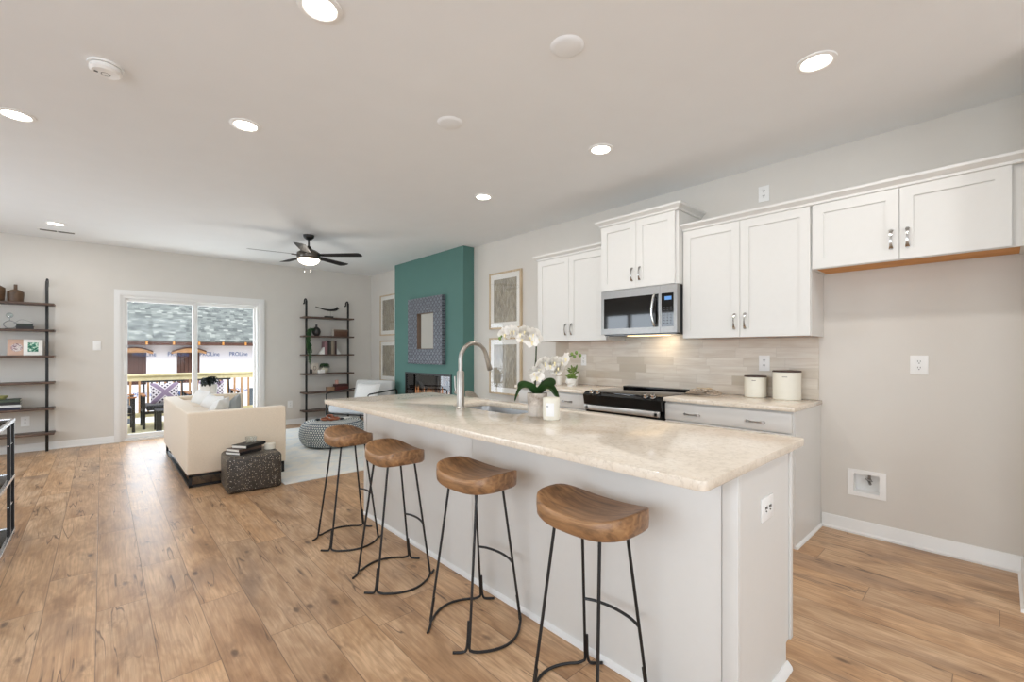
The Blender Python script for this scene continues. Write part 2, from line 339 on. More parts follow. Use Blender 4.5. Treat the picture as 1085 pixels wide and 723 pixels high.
# ------------------------------------------------------------------ mesh building
class MB:
    def __init__(s): s.bm = bmesh.new(); s.flat = False
    def _merge(s, b, M=None):
        if M is not None: b.transform(M)
        me = bpy.data.meshes.new('tmp'); b.to_mesh(me); b.free(); s.bm.from_mesh(me); bpy.data.meshes.remove(me); return s
    def box(s, x0, x1, y0, y1, z0, z1, b=0.0, seg=2, M=None):
        t = bmesh.new(); r = bmesh.ops.create_cube(t, size=1)
        for v in t.verts:
            v.co = Vector(((x0 + x1) / 2 + v.co.x * (x1 - x0), (y0 + y1) / 2 + v.co.y * (y1 - y0), (z0 + z1) / 2 + v.co.z * (z1 - z0)))
        if b > 0: bmesh.ops.bevel(t, geom=t.edges[:], offset=b, segments=seg, affect='EDGES', profile=.5)
        return s._merge(t, M)
    def lathe(s, prof, seg=32, c=(0, 0, 0), M=None, sx=1, sy=1):
        t = bmesh.new(); rings = []
        for r, z in prof:
            if r <= 1e-6: rings.append([t.verts.new((0, 0, z))])
            else: rings.append([t.verts.new((r * sx * math.cos(2 * PI * i / seg), r * sy * math.sin(2 * PI * i / seg), z)) for i in range(seg)])
        for a, b in zip(rings, rings[1:]):
            for i in range(seg):
                j = (i + 1) % seg
                if len(a) == 1 and len(b) == 1: continue
                if len(a) == 1: t.faces.new((a[0], b[i], b[j]))
                elif len(b) == 1: t.faces.new((a[i], a[j], b[0]))
                else: t.faces.new((a[i], a[j], b[j], b[i]))
        bmesh.ops.recalc_face_normals(t, faces=t.faces)
        t.transform(Matrix.Translation(c))
        return s._merge(t, M)
    def cyl(s, c, r, z0, z1, seg=24, b=0.0, M=None):
        p = [(0, z0), (r - b, z0), (r, z0 + b), (r, z1 - b), (r - b, z1), (0, z1)] if b else [(0, z0), (r, z0), (r, z1), (0, z1)]
        return s.lathe(p, seg, (c[0], c[1], 0), M)
    def tube(s, pts, r, seg=8, closed=False, sub=0, flat=None, M=None):
        P = [Vector(p) for p in pts]
        if sub and len(P) > 2: P = smooth(P, sub, closed)
        n = len(P); R = (r if callable(r) else (lambda q: r))
        t = bmesh.new(); rings = []; up = None
        for i in range(n):
            d = (P[(i + 1) % n] - P[i - 1]) if closed else (P[min(i + 1, n - 1)] - P[max(i - 1, 0)])
            d.normalize()
            if up is None:
                a = Vector((0, 0, 1)) if abs(d.z) < .9 else Vector((1, 0, 0)); up = d.cross(a).normalized()
            up = (up - d * up.dot(d)).normalized(); w = d.cross(up)
            rr = R(i / max(1, n - 1)); ra, rb = rr if isinstance(rr, tuple) else (rr, rr)
            rings.append([t.verts.new(P[i] + up * (ra * math.cos(2 * PI * k / seg)) + w * (rb * math.sin(2 * PI * k / seg))) for k in range(seg)])
        m = n if closed else n - 1
        for i in range(m):
            a, b = rings[i], rings[(i + 1) % n]
            for k in range(seg): t.faces.new((a[k], a[(k + 1) % seg], b[(k + 1) % seg], b[k]))
        if not closed: t.faces.new(rings[0][::-1]); t.faces.new(rings[-1])
        bmesh.ops.recalc_face_normals(t, faces=t.faces)
        return s._merge(t, M)
    def prism(s, poly, axis, a0, a1, M=None):
        t = bmesh.new()
        def mk(p, a):
            return {'x': (a, p[0], p[1]), 'y': (p[0], a, p[1]), 'z': (p[0], p[1], a)}[axis]
        A = [t.verts.new(mk(p, a0)) for p in poly]; B = [t.verts.new(mk(p, a1)) for p in poly]
        t.faces.new(A); t.faces.new(B[::-1]); n = len(poly)
        for i in range(n): t.faces.new((A[i], B[i], B[(i + 1) % n], A[(i + 1) % n]))
        bmesh.ops.recalc_face_normals(t, faces=t.faces)
        return s._merge(t, M)
    def loft(s, rings, cap=True, M=None):
        t = bmesh.new(); R = [[t.verts.new(p) for p in r] for r in rings]; n = len(R[0])
        for a, b in zip(R, R[1:]):
            for k in range(n): t.faces.new((a[k], a[(k + 1) % n], b[(k + 1) % n], b[k]))
        if cap: t.faces.new(R[0][::-1]); t.faces.new(R[-1])
        bmesh.ops.recalc_face_normals(t, faces=t.faces)
        return s._merge(t, M)
    def grid(s, f, nu, nv, thick=0.0, M=None):
        t = bmesh.new(); V = [[t.verts.new(f(i / nu, j / nv)) for j in range(nv + 1)] for i in range(nu + 1)]
        for i in range(nu):
            for j in range(nv): t.faces.new((V[i][j], V[i + 1][j], V[i + 1][j + 1], V[i][j + 1]))
        if thick: bmesh.ops.solidify(t, geom=t.faces[:], thickness=thick)
        bmesh.ops.recalc_face_normals(t, faces=t.faces)
        return s._merge(t, M)
    def ball(s, c, r, seg=16, sc=(1, 1, 1), M=None):
        t = bmesh.new(); bmesh.ops.create_uvsphere(t, u_segments=seg, v_segments=max(6, seg // 2), radius=r)
        for v in t.verts: v.co = Vector((v.co.x * sc[0] + c[0], v.co.y * sc[1] + c[1], v.co.z * sc[2] + c[2]))
        return s._merge(t, M)
    def torus(s, c, R, r, seg=24, n=8, M=None):
        return s.tube([(c[0] + R * math.cos(2 * PI * i / seg), c[1] + R * math.sin(2 * PI * i / seg), c[2]) for i in range(seg)], r, n, closed=True, M=M)
    def slab(s, axis, a0, a1, u0, u1, v0, v1, holes=()):
        us = sorted({u0, u1} | {h[0] for h in holes} | {h[1] for h in holes}); vs = sorted({v0, v1} | {h[2] for h in holes} | {h[3] for h in holes})
        for i in range(len(us) - 1):
            for j in range(len(vs) - 1):
                cu, cv = (us[i] + us[i + 1]) / 2, (vs[j] + vs[j + 1]) / 2
                if any(h[0] < cu < h[1] and h[2] < cv < h[3] for h in holes): continue
                if axis == 'x': s.box(a0, a1, us[i], us[i + 1], vs[j], vs[j + 1])
                else: s.box(us[i], us[i + 1], a0, a1, vs[j], vs[j + 1])
        s.flat = True; bmesh.ops.remove_doubles(s.bm, verts=s.bm.verts, dist=1e-5)
        s.bm.verts.index_update(); seen = {}; dead = []
        for f in s.bm.faces:
            k = tuple(sorted(v.index for v in f.verts)); seen.setdefault(k, []).append(f)
        for k, fs in seen.items():
            if len(fs) > 1: dead += fs
        bmesh.ops.delete(s.bm, geom=dead, context='FACES')
        return s
    def pillow(s, w, d, h, M=None, n=14, p=2.6):
        def f(sgn):
            def g(u, v):
                a, b = u * 2 - 1, v * 2 - 1
                t = max(0, (1 - abs(a) ** p) * (1 - abs(b) ** p)) ** .45
                pinch = 1 - .07 * (1 - abs(a * b)) * max(abs(a), abs(b)) ** 3
                return (a * w / 2 * pinch, b * d / 2 * pinch, sgn * h / 2 * t)
            return g
        s.grid(f(1), n, n, M=M); s.grid(f(-1), n, n, M=M)
        bmesh.ops.remove_doubles(s.bm, verts=s.bm.verts, dist=1e-5); return s
    def build(s, name, mat, parent=None, world=False, ang=35):
        if parent is not None and world:
            s.bm.transform(root_matrix(parent).inverted())
        me = bpy.data.meshes.new(name); s.bm.to_mesh(me); s.bm.free()
        if not s.flat:
            me.polygons.foreach_set('use_smooth', [True] * len(me.polygons)); me.set_sharp_from_angle(angle=math.radians(ang))
        me.materials.append(mat)
        o = bpy.data.objects.new(name, me); COL.objects.link(o)
        if parent is not None: o.parent = parent
        return o
def root_matrix(o):
    while o.parent is not None: o = o.parent
    return Matrix.Translation(o.location) @ o.rotation_euler.to_matrix().to_4x4()
def smooth(P, sub, closed=False):
    out = []; n = len(P)
    rng = n if closed else n - 1
    for i in range(rng):
        if closed: a, b, c, d = P[(i - 1) % n], P[i], P[(i + 1) % n], P[(i + 2) % n]
        else: a, b, c, d = P[max(i - 1, 0)], P[i], P[i + 1], P[min(i + 2, n - 1)]
        for k in range(sub):
            t = k / sub
            out.append(.5 * ((2 * b) + (c - a) * t + (2 * a - 5 * b + 4 * c - d) * t * t + (3 * b - a - 3 * c + d) * t ** 3))
    if not closed: out.append(P[-1])
    return out
def T(x=0, y=0, z=0): return Matrix.Translation((x, y, z))
def RX(a): return Matrix.Rotation(math.radians(a), 4, 'X')
def RY(a): return Matrix.Rotation(math.radians(a), 4, 'Y')
def RZ(a): return Matrix.Rotation(math.radians(a), 4, 'Z')
def thing(name, label, cat, loc=(0, 0, 0), rz=0.0, group=None):
    o = bpy.data.objects.new(name, None); COL.objects.link(o); o.location = loc; o.rotation_euler = (0, 0, math.radians(rz))
    o.empty_display_size = .1; o['label'] = label; o['category'] = cat
    if group: o['group'] = group
    return o
def tag(o, label, cat, group=None):
    o['label'] = label; o['category'] = cat
    if group: o['group'] = group
    return o
def struct(o, label=None):
    o['kind'] = 'structure'
    if label: o['label'] = label
    return o
def kids(o): return [c for c in COL.objects if c.parent == o]
def dup(o, loc, rz=None, label=None, parent=None):
    c = o.copy(); COL.objects.link(c); c.parent = parent
    if parent is None:
        c.location = loc
        if rz is not None: c.rotation_euler = (0, 0, math.radians(rz))
        if label: c['label'] = label
    for ch in kids(o): dup(ch, None, None, None, c)
    return c
def centred(o):
    """move a top-level mesh's origin to the base centre of its geometry"""
    vs = [v.co for v in o.data.vertices]
    c = Vector(((min(v.x for v in vs) + max(v.x for v in vs)) / 2, (min(v.y for v in vs) + max(v.y for v in vs)) / 2, min(v.z for v in vs)))
    o.data.transform(Matrix.Translation(-c)); o.location = o.location + c; return o
def rrect(x0, x1, y0, y1, r, k=6, m=8):
    pts = []
    cs = [(x1 - r, y1 - r, 0), (x0 + r, y1 - r, 90), (x0 + r, y0 + r, 180), (x1 - r, y0 + r, 270)]
    for q, (cx, cy, a0) in enumerate(cs):
        for i in range(k + 1):
            a = math.radians(a0 + 90 * i / k); pts.append((cx + r * math.cos(a), cy + r * math.sin(a)))
        nx, ny, na = cs[(q + 1) % 4]; a = math.radians(a0 + 90)
        p = Vector((cx + r * math.cos(a), cy + r * math.sin(a))); e = Vector((nx + r * math.cos(a), ny + r * math.sin(a)))
        for i in range(1, m): w = p.lerp(e, i / m); pts.append((w.x, w.y))
    return pts

# ------------------------------------------------------------------ the room
centred  # (helper used for small single-mesh things)
DX0, DX1, DZ1 = .20, 1.935, 2.065          # sliding door opening
o = MB().box(WL - .2, WR + .2, WB - .2, WF + .2, -.12, 0).build('floor', FLOORM); struct(o, 'wide oak plank floor with dark knots')
o = MB().box(WL - .2, WR + .2, WB - .2, WF + .2, CEIL, CEIL + .12).build('ceiling', CEILM); struct(o, 'flat off-white painted ceiling')
o = MB().slab('x', WR, WR + .14, WB - .2, WF + .15, 0, CEIL, [(.552, .704, .287, .425)]).build('wall_right', WALL); struct(o, 'greige wall behind the kitchen cabinets and fireplace')
o = MB().slab('y', WF, WF + .14, WL - .14, WR + .14, 0, CEIL, [(DX0, DX1, 0, DZ1)]).build('wall_far', WALL); struct(o, 'greige far wall with the sliding glass door')
o = MB().slab('x', WL - .14, WL, WB, WF, 0, CEIL, [(4.9, 7.1, .85, 2.2), (-1.4, 1.8, .55, 2.35)]).build('wall_left', WALL); struct(o)
o = MB().slab('y', WB - .14, WB, WL - .14, WR + .14, 0, CEIL, [(-1.9, 2.3, .45, 2.45)]).build('wall_back', WALL); struct(o)
o = MB().box(3.30, WR + .05, -.21, -.09, 0, CEIL).build('wall_alcove', WALL); struct(o, 'short wall closing the empty refrigerator alcove')
def window(name, axis, c0, c1, z0, z1, u0, u1, n):
    w = bpy.data.objects.new(name, None); COL.objects.link(w); struct(w)
    f = MB()
    def bx(a0, a1, b0, b1, mb=f):
        if axis == 'x': mb.box(c0, c1, a0, a1, b0, b1)
        else: mb.box(a0, a1, c0, c1, b0, b1)
    bx(u0 - .08, u1 + .08, z1, z1 + .08); bx(u0 - .08, u1 + .08, z0 - .08, z0); bx(u0 - .08, u0, z0, z1); bx(u1, u1 + .08, z0, z1)
    for k in range(1, n):
        u = u0 + (u1 - u0) * k / n; bx(u - .04, u + .04, z0, z1)
    zz = z0 + (z1 - z0) * .32; bx(u0, u1, zz - .02, zz + .02)
    f.build('window_frame', TRIM, w); return w
window('window_1', 'x', WL - .06, WL + .02, .85, 2.2, 4.9, 7.1, 3)
window('stand_in_window_2', 'x', WL - .06, WL + .02, .55, 2.35, -1.4, 1.8, 3)  # stand-in window, added on the unseen left wall to admit fill light
window('stand_in_window_3', 'y', WB - .06, WB + .02, .45, 2.45, -1.9, 2.3, 4)  # stand-in window, added behind the camera as an opening for fill light

def bprof(h=.096, t=.014): return [(0, 0), (t + .012, 0), (t + .012, .012), (t + .002, .02), (t, .024), (t, h - .014), (t * .5, h), (0, h)]
b = MB()
def base_x(b, x, y0, y1): b.prism([(x - p[0], p[1]) for p in bprof()], 'y', y0, y1)
def base_y(b, y, x0, x1, sg=-1): b.prism([(y + sg * p[0], p[1]) for p in bprof()], 'x', x0, x1)
base_x(b, WR, -.09, .885); struct(b.build('baseboard_alcove', TRIM), 'white baseboard along the refrigerator alcove')
b = MB(); base_x(b, WR, 3.49, 5.05); base_x(b, WR, 7.03, WF); struct(b.build('baseboard_right', TRIM))
b = MB(); base_y(b, WF, WL, DX0 - .075); base_y(b, WF, DX1 + .075, WR); struct(b.build('baseboard_far', TRIM))
b = MB(); base_y(b, -.09, 3.30, WR, 1); struct(b.build('baseboard_return', TRIM))

# fireplace bump-out
FX = 3.705; FY0, FY1 = 5.05, 7.02
HX, HY0, HY1, HZ0, HZ1 = .3, 5.34, 6.64, .42, .925
ch = MB().slab('x', FX, WR, FY0, FY1, 0, CEIL, [(HY0, HY1, HZ0, HZ1)]).build('wall_chimney', GREEN); struct(ch, 'teal green fireplace bump-out')

# ------------------------------------------------------------------ sliding door
d1 = bpy.data.objects.new('door_1', None); COL.objects.link(d1); struct(d1, 'white two-panel sliding glass door to the deck')
d1.location = ((DX0 + DX1) / 2, WF, 0)
m = MB(); cw = .075
for (x0, x1, z0, z1) in [(DX0 - cw, DX0, 0, DZ1 + cw), (DX1, DX1 + cw, 0, DZ1 + cw), (DX0, DX1, DZ1, DZ1 + cw)]:
    m.box(x0, x1, WF - .02, WF, z0, z1)
for q in ((DX0 - cw + .012, DX0 - .014, 0, DZ1 + cw - .012), (DX1 + .014, DX1 + cw - .012, 0, DZ1 + cw - .012), (DX0 - .014, DX1 + .014, DZ1 + .014, DZ1 + cw - .012)): m.box(q[0], q[1], WF - .026, WF - .02, q[2], q[3])
m.build('casing', TRIM, d1, True)
m = MB(); m.box(DX0, DX0 + .035, WF + .0, WF + .13, .025, DZ1 - .04); m.box(DX1 - .035, DX1, WF, WF + .13, .025, DZ1 - .04); m.box(DX0, DX1, WF, WF + .13, DZ1 - .04, DZ1); m.box(DX0, DX1, WF, WF + .13, 0, .025)
m.build('door_frame', TRIM, d1, True)
def sash(x0, x1, y):
    m = MB(); s = .06
    m.box(x0, x0 + s, y, y + .035, .03, DZ1 - .04, .004); m.box(x1 - s, x1, y, y + .035, .03, DZ1 - .04, .004)
    m.box(x0 + s, x1 - s, y, y + .035, .03, .095, .004); m.box(x0 + s, x1 - s, y, y + .035, DZ1 - .085, DZ1 - .04, .004)
    q = m.build('sash', TRIM, d1, True)
    MB().box(x0 + s - .005, x1 - s + .005, y + .014, y + .02, .09, DZ1 - .08).build('pane', DOORGLASS, q, True)
    return q
sash(DX0 + .01, 1.09, WF + .03); sash(1.03, DX1 - .01, WF + .075)
MB().box(DX0 + .03, DX0 + .048, WF - .01, WF + .03, .95, 1.12, .005).build('door_handle', TRIM, d1, True)

# ------------------------------------------------------------------ cabinetry
def pull(parent, x, y, z, horiz=False, sg=-1, L=.115):
    """flared bow pull standing off the face at x"""
    rings = []
    for i in range(13):
        u = -1 + 2 * i / 12; w = .0045 + .0065 * abs(u) ** 2.2; off = .006 + .020 * (1 - abs(u) ** 2.5); th = .0022
        a = u * L / 2
        c = [(x + sg * (off - th), -w), (x + sg * (off - th), w), (x + sg * (off + th), w), (x + sg * (off + th), -w)]
        rings.append([(p, y + (a if horiz else q), z + (q if horiz else a)) for p, q in c])
    m = MB(); m.loft(rings)
    for u in (-1, 1):
        a = u * L / 2 * .97
        m.box(x + min(0, sg * .009), x + max(0, sg * .009), y + (a if horiz else 0) - .006, y + (a if horiz else 0) + .006, z + (0 if horiz else a) - .006, z + (0 if horiz else a) + .006)
    return m.build('handle', NICKEL, parent, True)
def shaker(parent, x, y0, y1, z0, z1, name='door', sg=-1, st=.062, hand=None, t=.02):
    """shaker front: its outer face lies at x, facing sg"""
    xi = x - sg * t; a, b = min(x, xi), max(x, xi); rec = x - sg * .009
    m = MB()
    m.box(a, b, y0, y0 + st, z0, z1); m.box(a, b, y1 - st, y1, z0, z1)
    m.box(a, b, y0 + st, y1 - st, z0, z0 + st); m.box(a, b, y0 + st, y1 - st, z1 - st, z1)
    m.box(min(rec, xi), max(rec, xi), y0 + st - .001, y1 - st + .001, z0 + st - .001, z1 - st + .001)
    d = m.build(name, CAB, parent, True, ang=20)
    if hand: pull(d, x, hand[0], hand[1], len(hand) > 2, sg)
    return d
def crown(parent, xf, y0, y1, z, left=False, right=False, back=WR - .002):
    P = [(0, 0), (-.012, .004), (-.014, .018), (-.036, .036), (-.042, .040), (-.044, .056), (0, .056)]
    m = MB()
    def ring(y, d): return [(xf + p[0], y + d * (-p[0]), z + p[1]) for p in P]
    rings = []
    m.loft([ring(y0, -1 if right else 0), ring(y1, 1 if left else 0)])
    if right: m.loft([[(xf + p[0], y0 + p[0], z + p[1]) for p in P], [(back, y0 + p[0], z + p[1]) for p in P]])
    if left: m.loft([[(xf + p[0], y1 - p[0], z + p[1]) for p in P], [(back, y1 - p[0], z + p[1]) for p in P]])
    return m.build('crown_molding', CAB, parent, True, ang=20)
def upper(label, y0, y1, z0, z1, xf, splits, handz, crz, cl=False, cr=False, grp='white upper cabinets', dy0=None, dy1=None, back_bottom=.006):
    c = thing('upper_cabinet', label, 'cabinet', (WR - .005, (y0 + y1) / 2, z0), group=grp)
    m = MB(); xb = WR - .001; xc = xf + .021
    m.box(xc, xb, y0 + .001, y0 + .018, z0, z1); m.box(xc, xb, y1 - .018, y1 - .001, z0, z1)
    m.box(xc, xb, y0 + .018, y1 - .018, z1 - .018, z1)
    m.box(xc, xc + .02, y0 + .018, y1 - .018, z0, z1 - .018)
    m.box(xb - .012, xb, y0 + .018, y1 - .018, z0 + .02, z1 - .018)
    m.build('body', CAB, c, True, ang=20)
    MB().box(xc + .02, xb - .001, y0 + .018, y1 - .018, z0 + back_bottom, z0 + back_bottom + .012).build('bottom_panel', RAWWOOD, c, True)
    dy0 = y0 + .004 if dy0 is None else dy0; dy1 = y1 - .004 if dy1 is None else dy1
    mid = splits; g = .0015
    shaker(c, xf, mid + g, dy1, z0 + .003, z1 - .01, hand=(mid + .038, handz))
    shaker(c, xf, dy0, mid - g, z0 + .003, z1 - .01, hand=(mid - .038, handz))
    crown(c, xf + .004, y0, y1, crz, cl, cr)
    return c
YA, YB, YC, YD, YE = -.088, .876, 1.79, 2.552, 3.468
upper('white two-door upper cabinet over the empty refrigerator alcove', YA, YB, 1.828, 2.272, 3.56, .417, 1.955, 2.262, dy0=-.038, dy1=.866)
upper('white two-door upper cabinet above the cream canisters', YB, YC, 1.378, 2.272, 3.56, 1.336, 1.50, 2.262)
upper('raised white two-door cabinet directly above the microwave', YC, YD, 1.832, 2.442, 3.475, 2.176, 1.955, 2.432, cl=True, cr=True, dy0=1.815)
upper('white two-door upper cabinet left of the microwave, nearest the framed art', YD, YE, 1.378, 2.272, 3.56, 3.02, 1.50, 2.262, cl=True)

def base_cab(label, y0, y1, xf, panel_right=False, panel_left=False):
    c = thing('base_cabinet', label, 'cabinet', ((xf + WR) / 2, (y0 + y1) / 2, 0), group='white base cabinets on the kitchen wall')
    m = MB(); xb = WR - .001; xc = xf + .02
    m.box(xc, xb, y0, y1, .10, .882); m.box(xc + .07, xb, y0, y1, 0, .10)
    if panel_right: m.box(xc - .0, xb, y0 - .012, y0, 0, .882)
    if panel_left: m.box(xc - .0, xb, y1, y1 + .012, 0, .882)
    m.build('body', CAB, c, True, ang=20)
    if panel_right: MB().prism([(y0 - .012, 0), (y0 - .027, 0), (y0 - .025, .010), (y0 - .012, .018)], 'x', xc, xb).build('shoe_molding', TRIM, c, True)
    md = (y0 + y1) / 2; dr = MB().box(xf, xf + .02, y0 + .004, y1 - .004, .742, .868, .0015).build('drawer', CAB, c, True)
    q = (y1 - y0) / 4
    for yy in (md - q, md + q): pull(dr, xf, yy, .797, True)
    shaker(c, xf, md + .0015, y1 - .004, .105, .735, hand=(md + .04, .63)); shaker(c, xf, y0 + .004, md - .0015, .105, .735, hand=(md - .04, .63))
    return c
base_cab('white base cabinet with wide drawer below the cream canisters', .905, YC - .004, 3.262, panel_right=True)
base_cab('white base cabinet left of the range, below the small planters', YD + .004, YE - .005, 3.262, panel_left=True)
def worktop(name, label, x0, x1, y0, y1):
    m = MB().box(x0, x1, y0, y1, .884, .914, .003); return tag(centred(m.build(name, QUARTZ)), label, 'countertop')
worktop('countertop', 'cream speckled countertop under the canisters, right of the range', 3.24, WR - .002, .885, YC - .003)
worktop('countertop', 'cream speckled countertop left of the range holding planters', 3.24, WR - .002, YD + .003, 3.50)
bs = MB().box(WR - .011, WR - .0005, .905, YE + .02, .9145, 1.376); bs.box(WR - .011, WR - .0005, YC, YD, 1.376, 1.42)
struct(bs.build('trim_1', TILE), 'taupe stone tile backsplash in running bond')

# island
isl = thing('kitchen_island', 'long white kitchen island with panelled back and end', 'island', (1.81, 1.98, 0))
IX0, IX1, IY0, IY1 = 1.525, 2.08, .582, 3.372
m = MB(); prof = [(IX0, 0), (2.02, 0), (2.02, .105), (IX1, .105), (IX1, .66), (IX0, .66)]
m.prism(prof, 'y', IY0, IY1)
m.box(IX0, IX1, IY0, 1.82, .66, .882); m.box(IX0, IX1, 2.53, IY1, .66, .882); m.box(IX0, 1.69, 1.82, 2.53, .66, .882); m.box(2.056, IX1, 1.82, 2.53, .66, .882)
m.flat = True; m.build('body', CAB, isl, True, ang=20)
m = MB()                                            # applied back panels and stiles
for a, bb in ((.628, 1.987), (1.990, 3.33)): m.box(IX0 - .006, IX0, a, bb, .0, .882, .0012)
m.build('back_panel', CAB, isl, True)
for q in ((IX0 - .010, IX0 + .001, IY0 - .008, .625, 0), (IX0 - .010, IX0 + .001, 3.333, IY1 + .004, 0), (IX0 + .001, IX0 + .018, IY0 - .008, IY0, 0), (IX1 - .03, IX1, IY0 - .008, IY0, .105)):
    MB().box(*q, .882, .002).build('corner_stile', CAB, isl, True)
m = MB(); m.prism([(IX0 - .006, 0), (IX0 - .022, 0), (IX0 - .020, .012), (IX0 - .006, .022)], 'y', IY0 - .02, IY1)
m.prism([(IY0, 0), (IY0 - .022, 0), (IY0 - .02, .012), (IY0 - .004, .03), (IY0, .03)], 'x', IX0 - .02, 2.03)
m.build('shoe_molding', TRIM, isl, True)
yy = IY0 + .01
for k, w in enumerate((.60, .60, .45, .45, .66)):
    shaker(isl, IX1 + .02, yy + .003, yy + w - .003, .11, .735, sg=1, hand=(yy + w - .05, .64)); dr = MB().box(IX1, IX1 + .02, yy + .003, yy + w - .003, .742, .872, .0015).build('drawer', CAB, isl, True)
    pull(dr, IX1 + .02, yy + w / 2, .80, True, 1); yy += w
SX0, SX1, SY0, SY1 = 1.712, 2.035, 1.86, 2.49
def ring_slab(outer, inner, z0, z1):
    m = MB(); n = len(outer); bm = m.bm
    oT = [bm.verts.new((x, y, z1)) for x, y in outer]; iT = [bm.verts.new((x, y, z1)) for x, y in inner]
    oB = [bm.verts.new((x, y, z0)) for x, y in outer]; iB = [bm.verts.new((x, y, z0)) for x, y in inner]
    for k in range(n):
        j = (k + 1) % n
        bm.faces.new((oT[k], oT[j], iT[j], iT[k])); bm.faces.new((oB[k], iB[k], iB[j], oB[j]))
        bm.faces.new((oT[k], oB[k], oB[j], oT[j])); bm.faces.new((iT[k], iT[j], iB[j], iB[k]))
    bmesh.ops.recalc_face_normals(bm, faces=bm.faces)
    e = [ed for ed in bm.edges if ed.calc_face_angle(0) > 1.2]
    bmesh.ops.bevel(bm, geom=e, offset=.003, segments=2, affect='EDGES', profile=.5)
    return m
m = ring_slab(rrect(1.212, 2.139, .545, 3.392, .022), rrect(SX0, SX1, SY0, SY1, .06), .884, .914)
tag(centred(m.build('island_countertop', QUARTZ)), 'large cream speckled countertop on the island with sink cutout', 'countertop')
sk = thing('kitchen_sink', 'stainless undermount sink set into the island countertop', 'sink', ((SX0 + SX1) / 2, (SY0 + SY1) / 2, .69))
rings = []
for r_in, z in ((-.014, .883), (-.002, .883), (.0, .875), (.004, .74), (.02, .712), (.05, .700)):
    rings.append([(x, y, z) for x, y in rrect(SX0 + r_in, SX1 - r_in, SY0 + r_in, SY1 - r_in, .06)])
m = MB(); m.loft(rings, cap=False); cc = rings[-1]
f_ = [m.bm.verts.new(p) for p in cc]; m.bm.faces.new(f_)
m.build('basin', plain('sink_steel', (176, 178, 180), .38, 1.0, nz=.03, sc=60), sk, True)
MB().lathe([(0, .706), (.03, .706), (.038, .702), (.04, .7005)], 24, (1.87, 2.17, 0)).build('drain', CHROME, sk, True)
fa = thing('faucet', 'brushed nickel gooseneck pull-down faucet beside the sink', 'faucet', (1.655, 2.285, .914))
NK = plain('brushed_nickel', (172, 167, 160), .34, 1.0, nz=.02, sc=80)
MB().lathe([(0, 0), (.029, 0), (.029, .006), (.024, .012), (.0235, .225), (.019, .235), (0, .235)], 28).build('body', NK, fa)
pts = [(0, 0, .22), (0, 0, .30)]
for i in range(0, 15):
    a = PI - i * (PI * .93) / 14; pts.append((.105 + .105 * math.cos(a), 0, .305 + .105 * math.sin(a)))
MB().tube(pts, .0135, 14).build('spout', NK, fa)
dv = Vector(pts[-1]) - Vector(pts[-2]); dv.normalize(); e0 = Vector(pts[-1])
MB().tube([e0 - dv * .002, e0 + dv * .03, e0 + dv * .095, e0 + dv * .10], lambda u: .0155 if u < .4 else (.0185 if u < .95 else .016), 16).build('spray_head', NK, fa)
MB().tube([(0, .02, .10), (0, .05, .10)], .013, 14).tube([(0, .046, .10), (0, .056, .13), (0, .060, .20)], lambda u: .007 - .002 * u, 10).build('lever', NK, fa)

# outlets, switches, valve box
def outlet(label, axis, a, u, z, kind='outlet', w=.079, h=.124, sg=-1, name='wall_outlet', grp='white electrical outlets'):
    if axis == 'x': o = thing(name, label, kind, (a, u, z - h / 2), -90 if sg < 0 else 90, grp)
    else: o = thing(name, label, kind, (a, u, z - h / 2) if False else (u, a, z - h / 2), 0 if sg < 0 else 180, grp)
    MB().box(-w / 2, w / 2, -.006, 0, 0, h, .0025).build('plate', PLASTIC, o)
    if kind == 'outlet':
        for xc, zc in (((0, h / 2 - .02), (0, h / 2 + .02)) if h > w else ((-.02, h / 2), (.02, h / 2))):
            q = MB().lathe([(0, 0), (.0155, 0), (.0165, .002), (.0165, .003)], 20, M=T(xc, -.0055, zc) @ RX(90) @ T(0, 0, -.001)).build('socket', PLASTIC, o)
            MB().box(xc - .0075, xc - .005, -.0092, -.0055, zc, zc + .009).box(xc + .005, xc + .0075, -.0092, -.0055, zc, zc + .009).cyl((0, 0), .003, 0, .0036, 8, M=T(xc, -.0056, zc - .008) @ RX(90)).build('slots', SLOT, q)
    else:
        MB().box(-.005, .005, -.014, -.005, h / 2 - .010, h / 2 + .012, .002).build('toggle', PLASTIC, o)
    return o
outlet('white outlet high on the alcove wall, level with the backsplash', 'x', WR, .358, 1.183, w=.088)
outlet('white outlet on the wall above the upper cabinets', 'x', WR, 1.277, 2.527)
outlet('white outlet on the tile between the canisters and the upper cabinet', 'x', WR - .011, 1.27, 1.178)
outlet('white outlet on the tile beside the planters', 'x', WR - .011, 3.075, 1.18, w=.07)
outlet('white outlet set into the end panel of the kitchen island', 'y', IY0, 1.797, .698, w=.118, h=.085)
outlet('white outlet on the far wall behind the left bookcase', 'y', WF, -.715, .385, w=.078)
outlet('white outlet low on the far wall between sliding door and right bookcase', 'y', WF, 2.412, .355)
outlet('white light switch on the far wall left of the sliding door', 'y', WF, -.049, 1.35, kind='switch', name='light_switch', grp=None)
vb = thing('valve_box', 'white recessed water valve box low on the alcove wall', 'valve box', (WR, .628, .265))
m = MB(); m.slab('x', WR - .007, WR + .001, .522, .734, .265, .447, [(.558, .698, .292, .420)]); m.build('frame', PLASTIC, vb, True)
m = MB(); m.box(WR, WR + .07, .553, .558, .288, .424); m.box(WR, WR + .07, .698, .703, .288, .424); m.box(WR, WR + .07, .553, .703, .288, .293); m.box(WR, WR + .07, .553, .703, .419, .424); m.box(WR + .068, WR + .073, .553, .703, .288, .424)
m.build('recess', PLASTIC, vb, True)
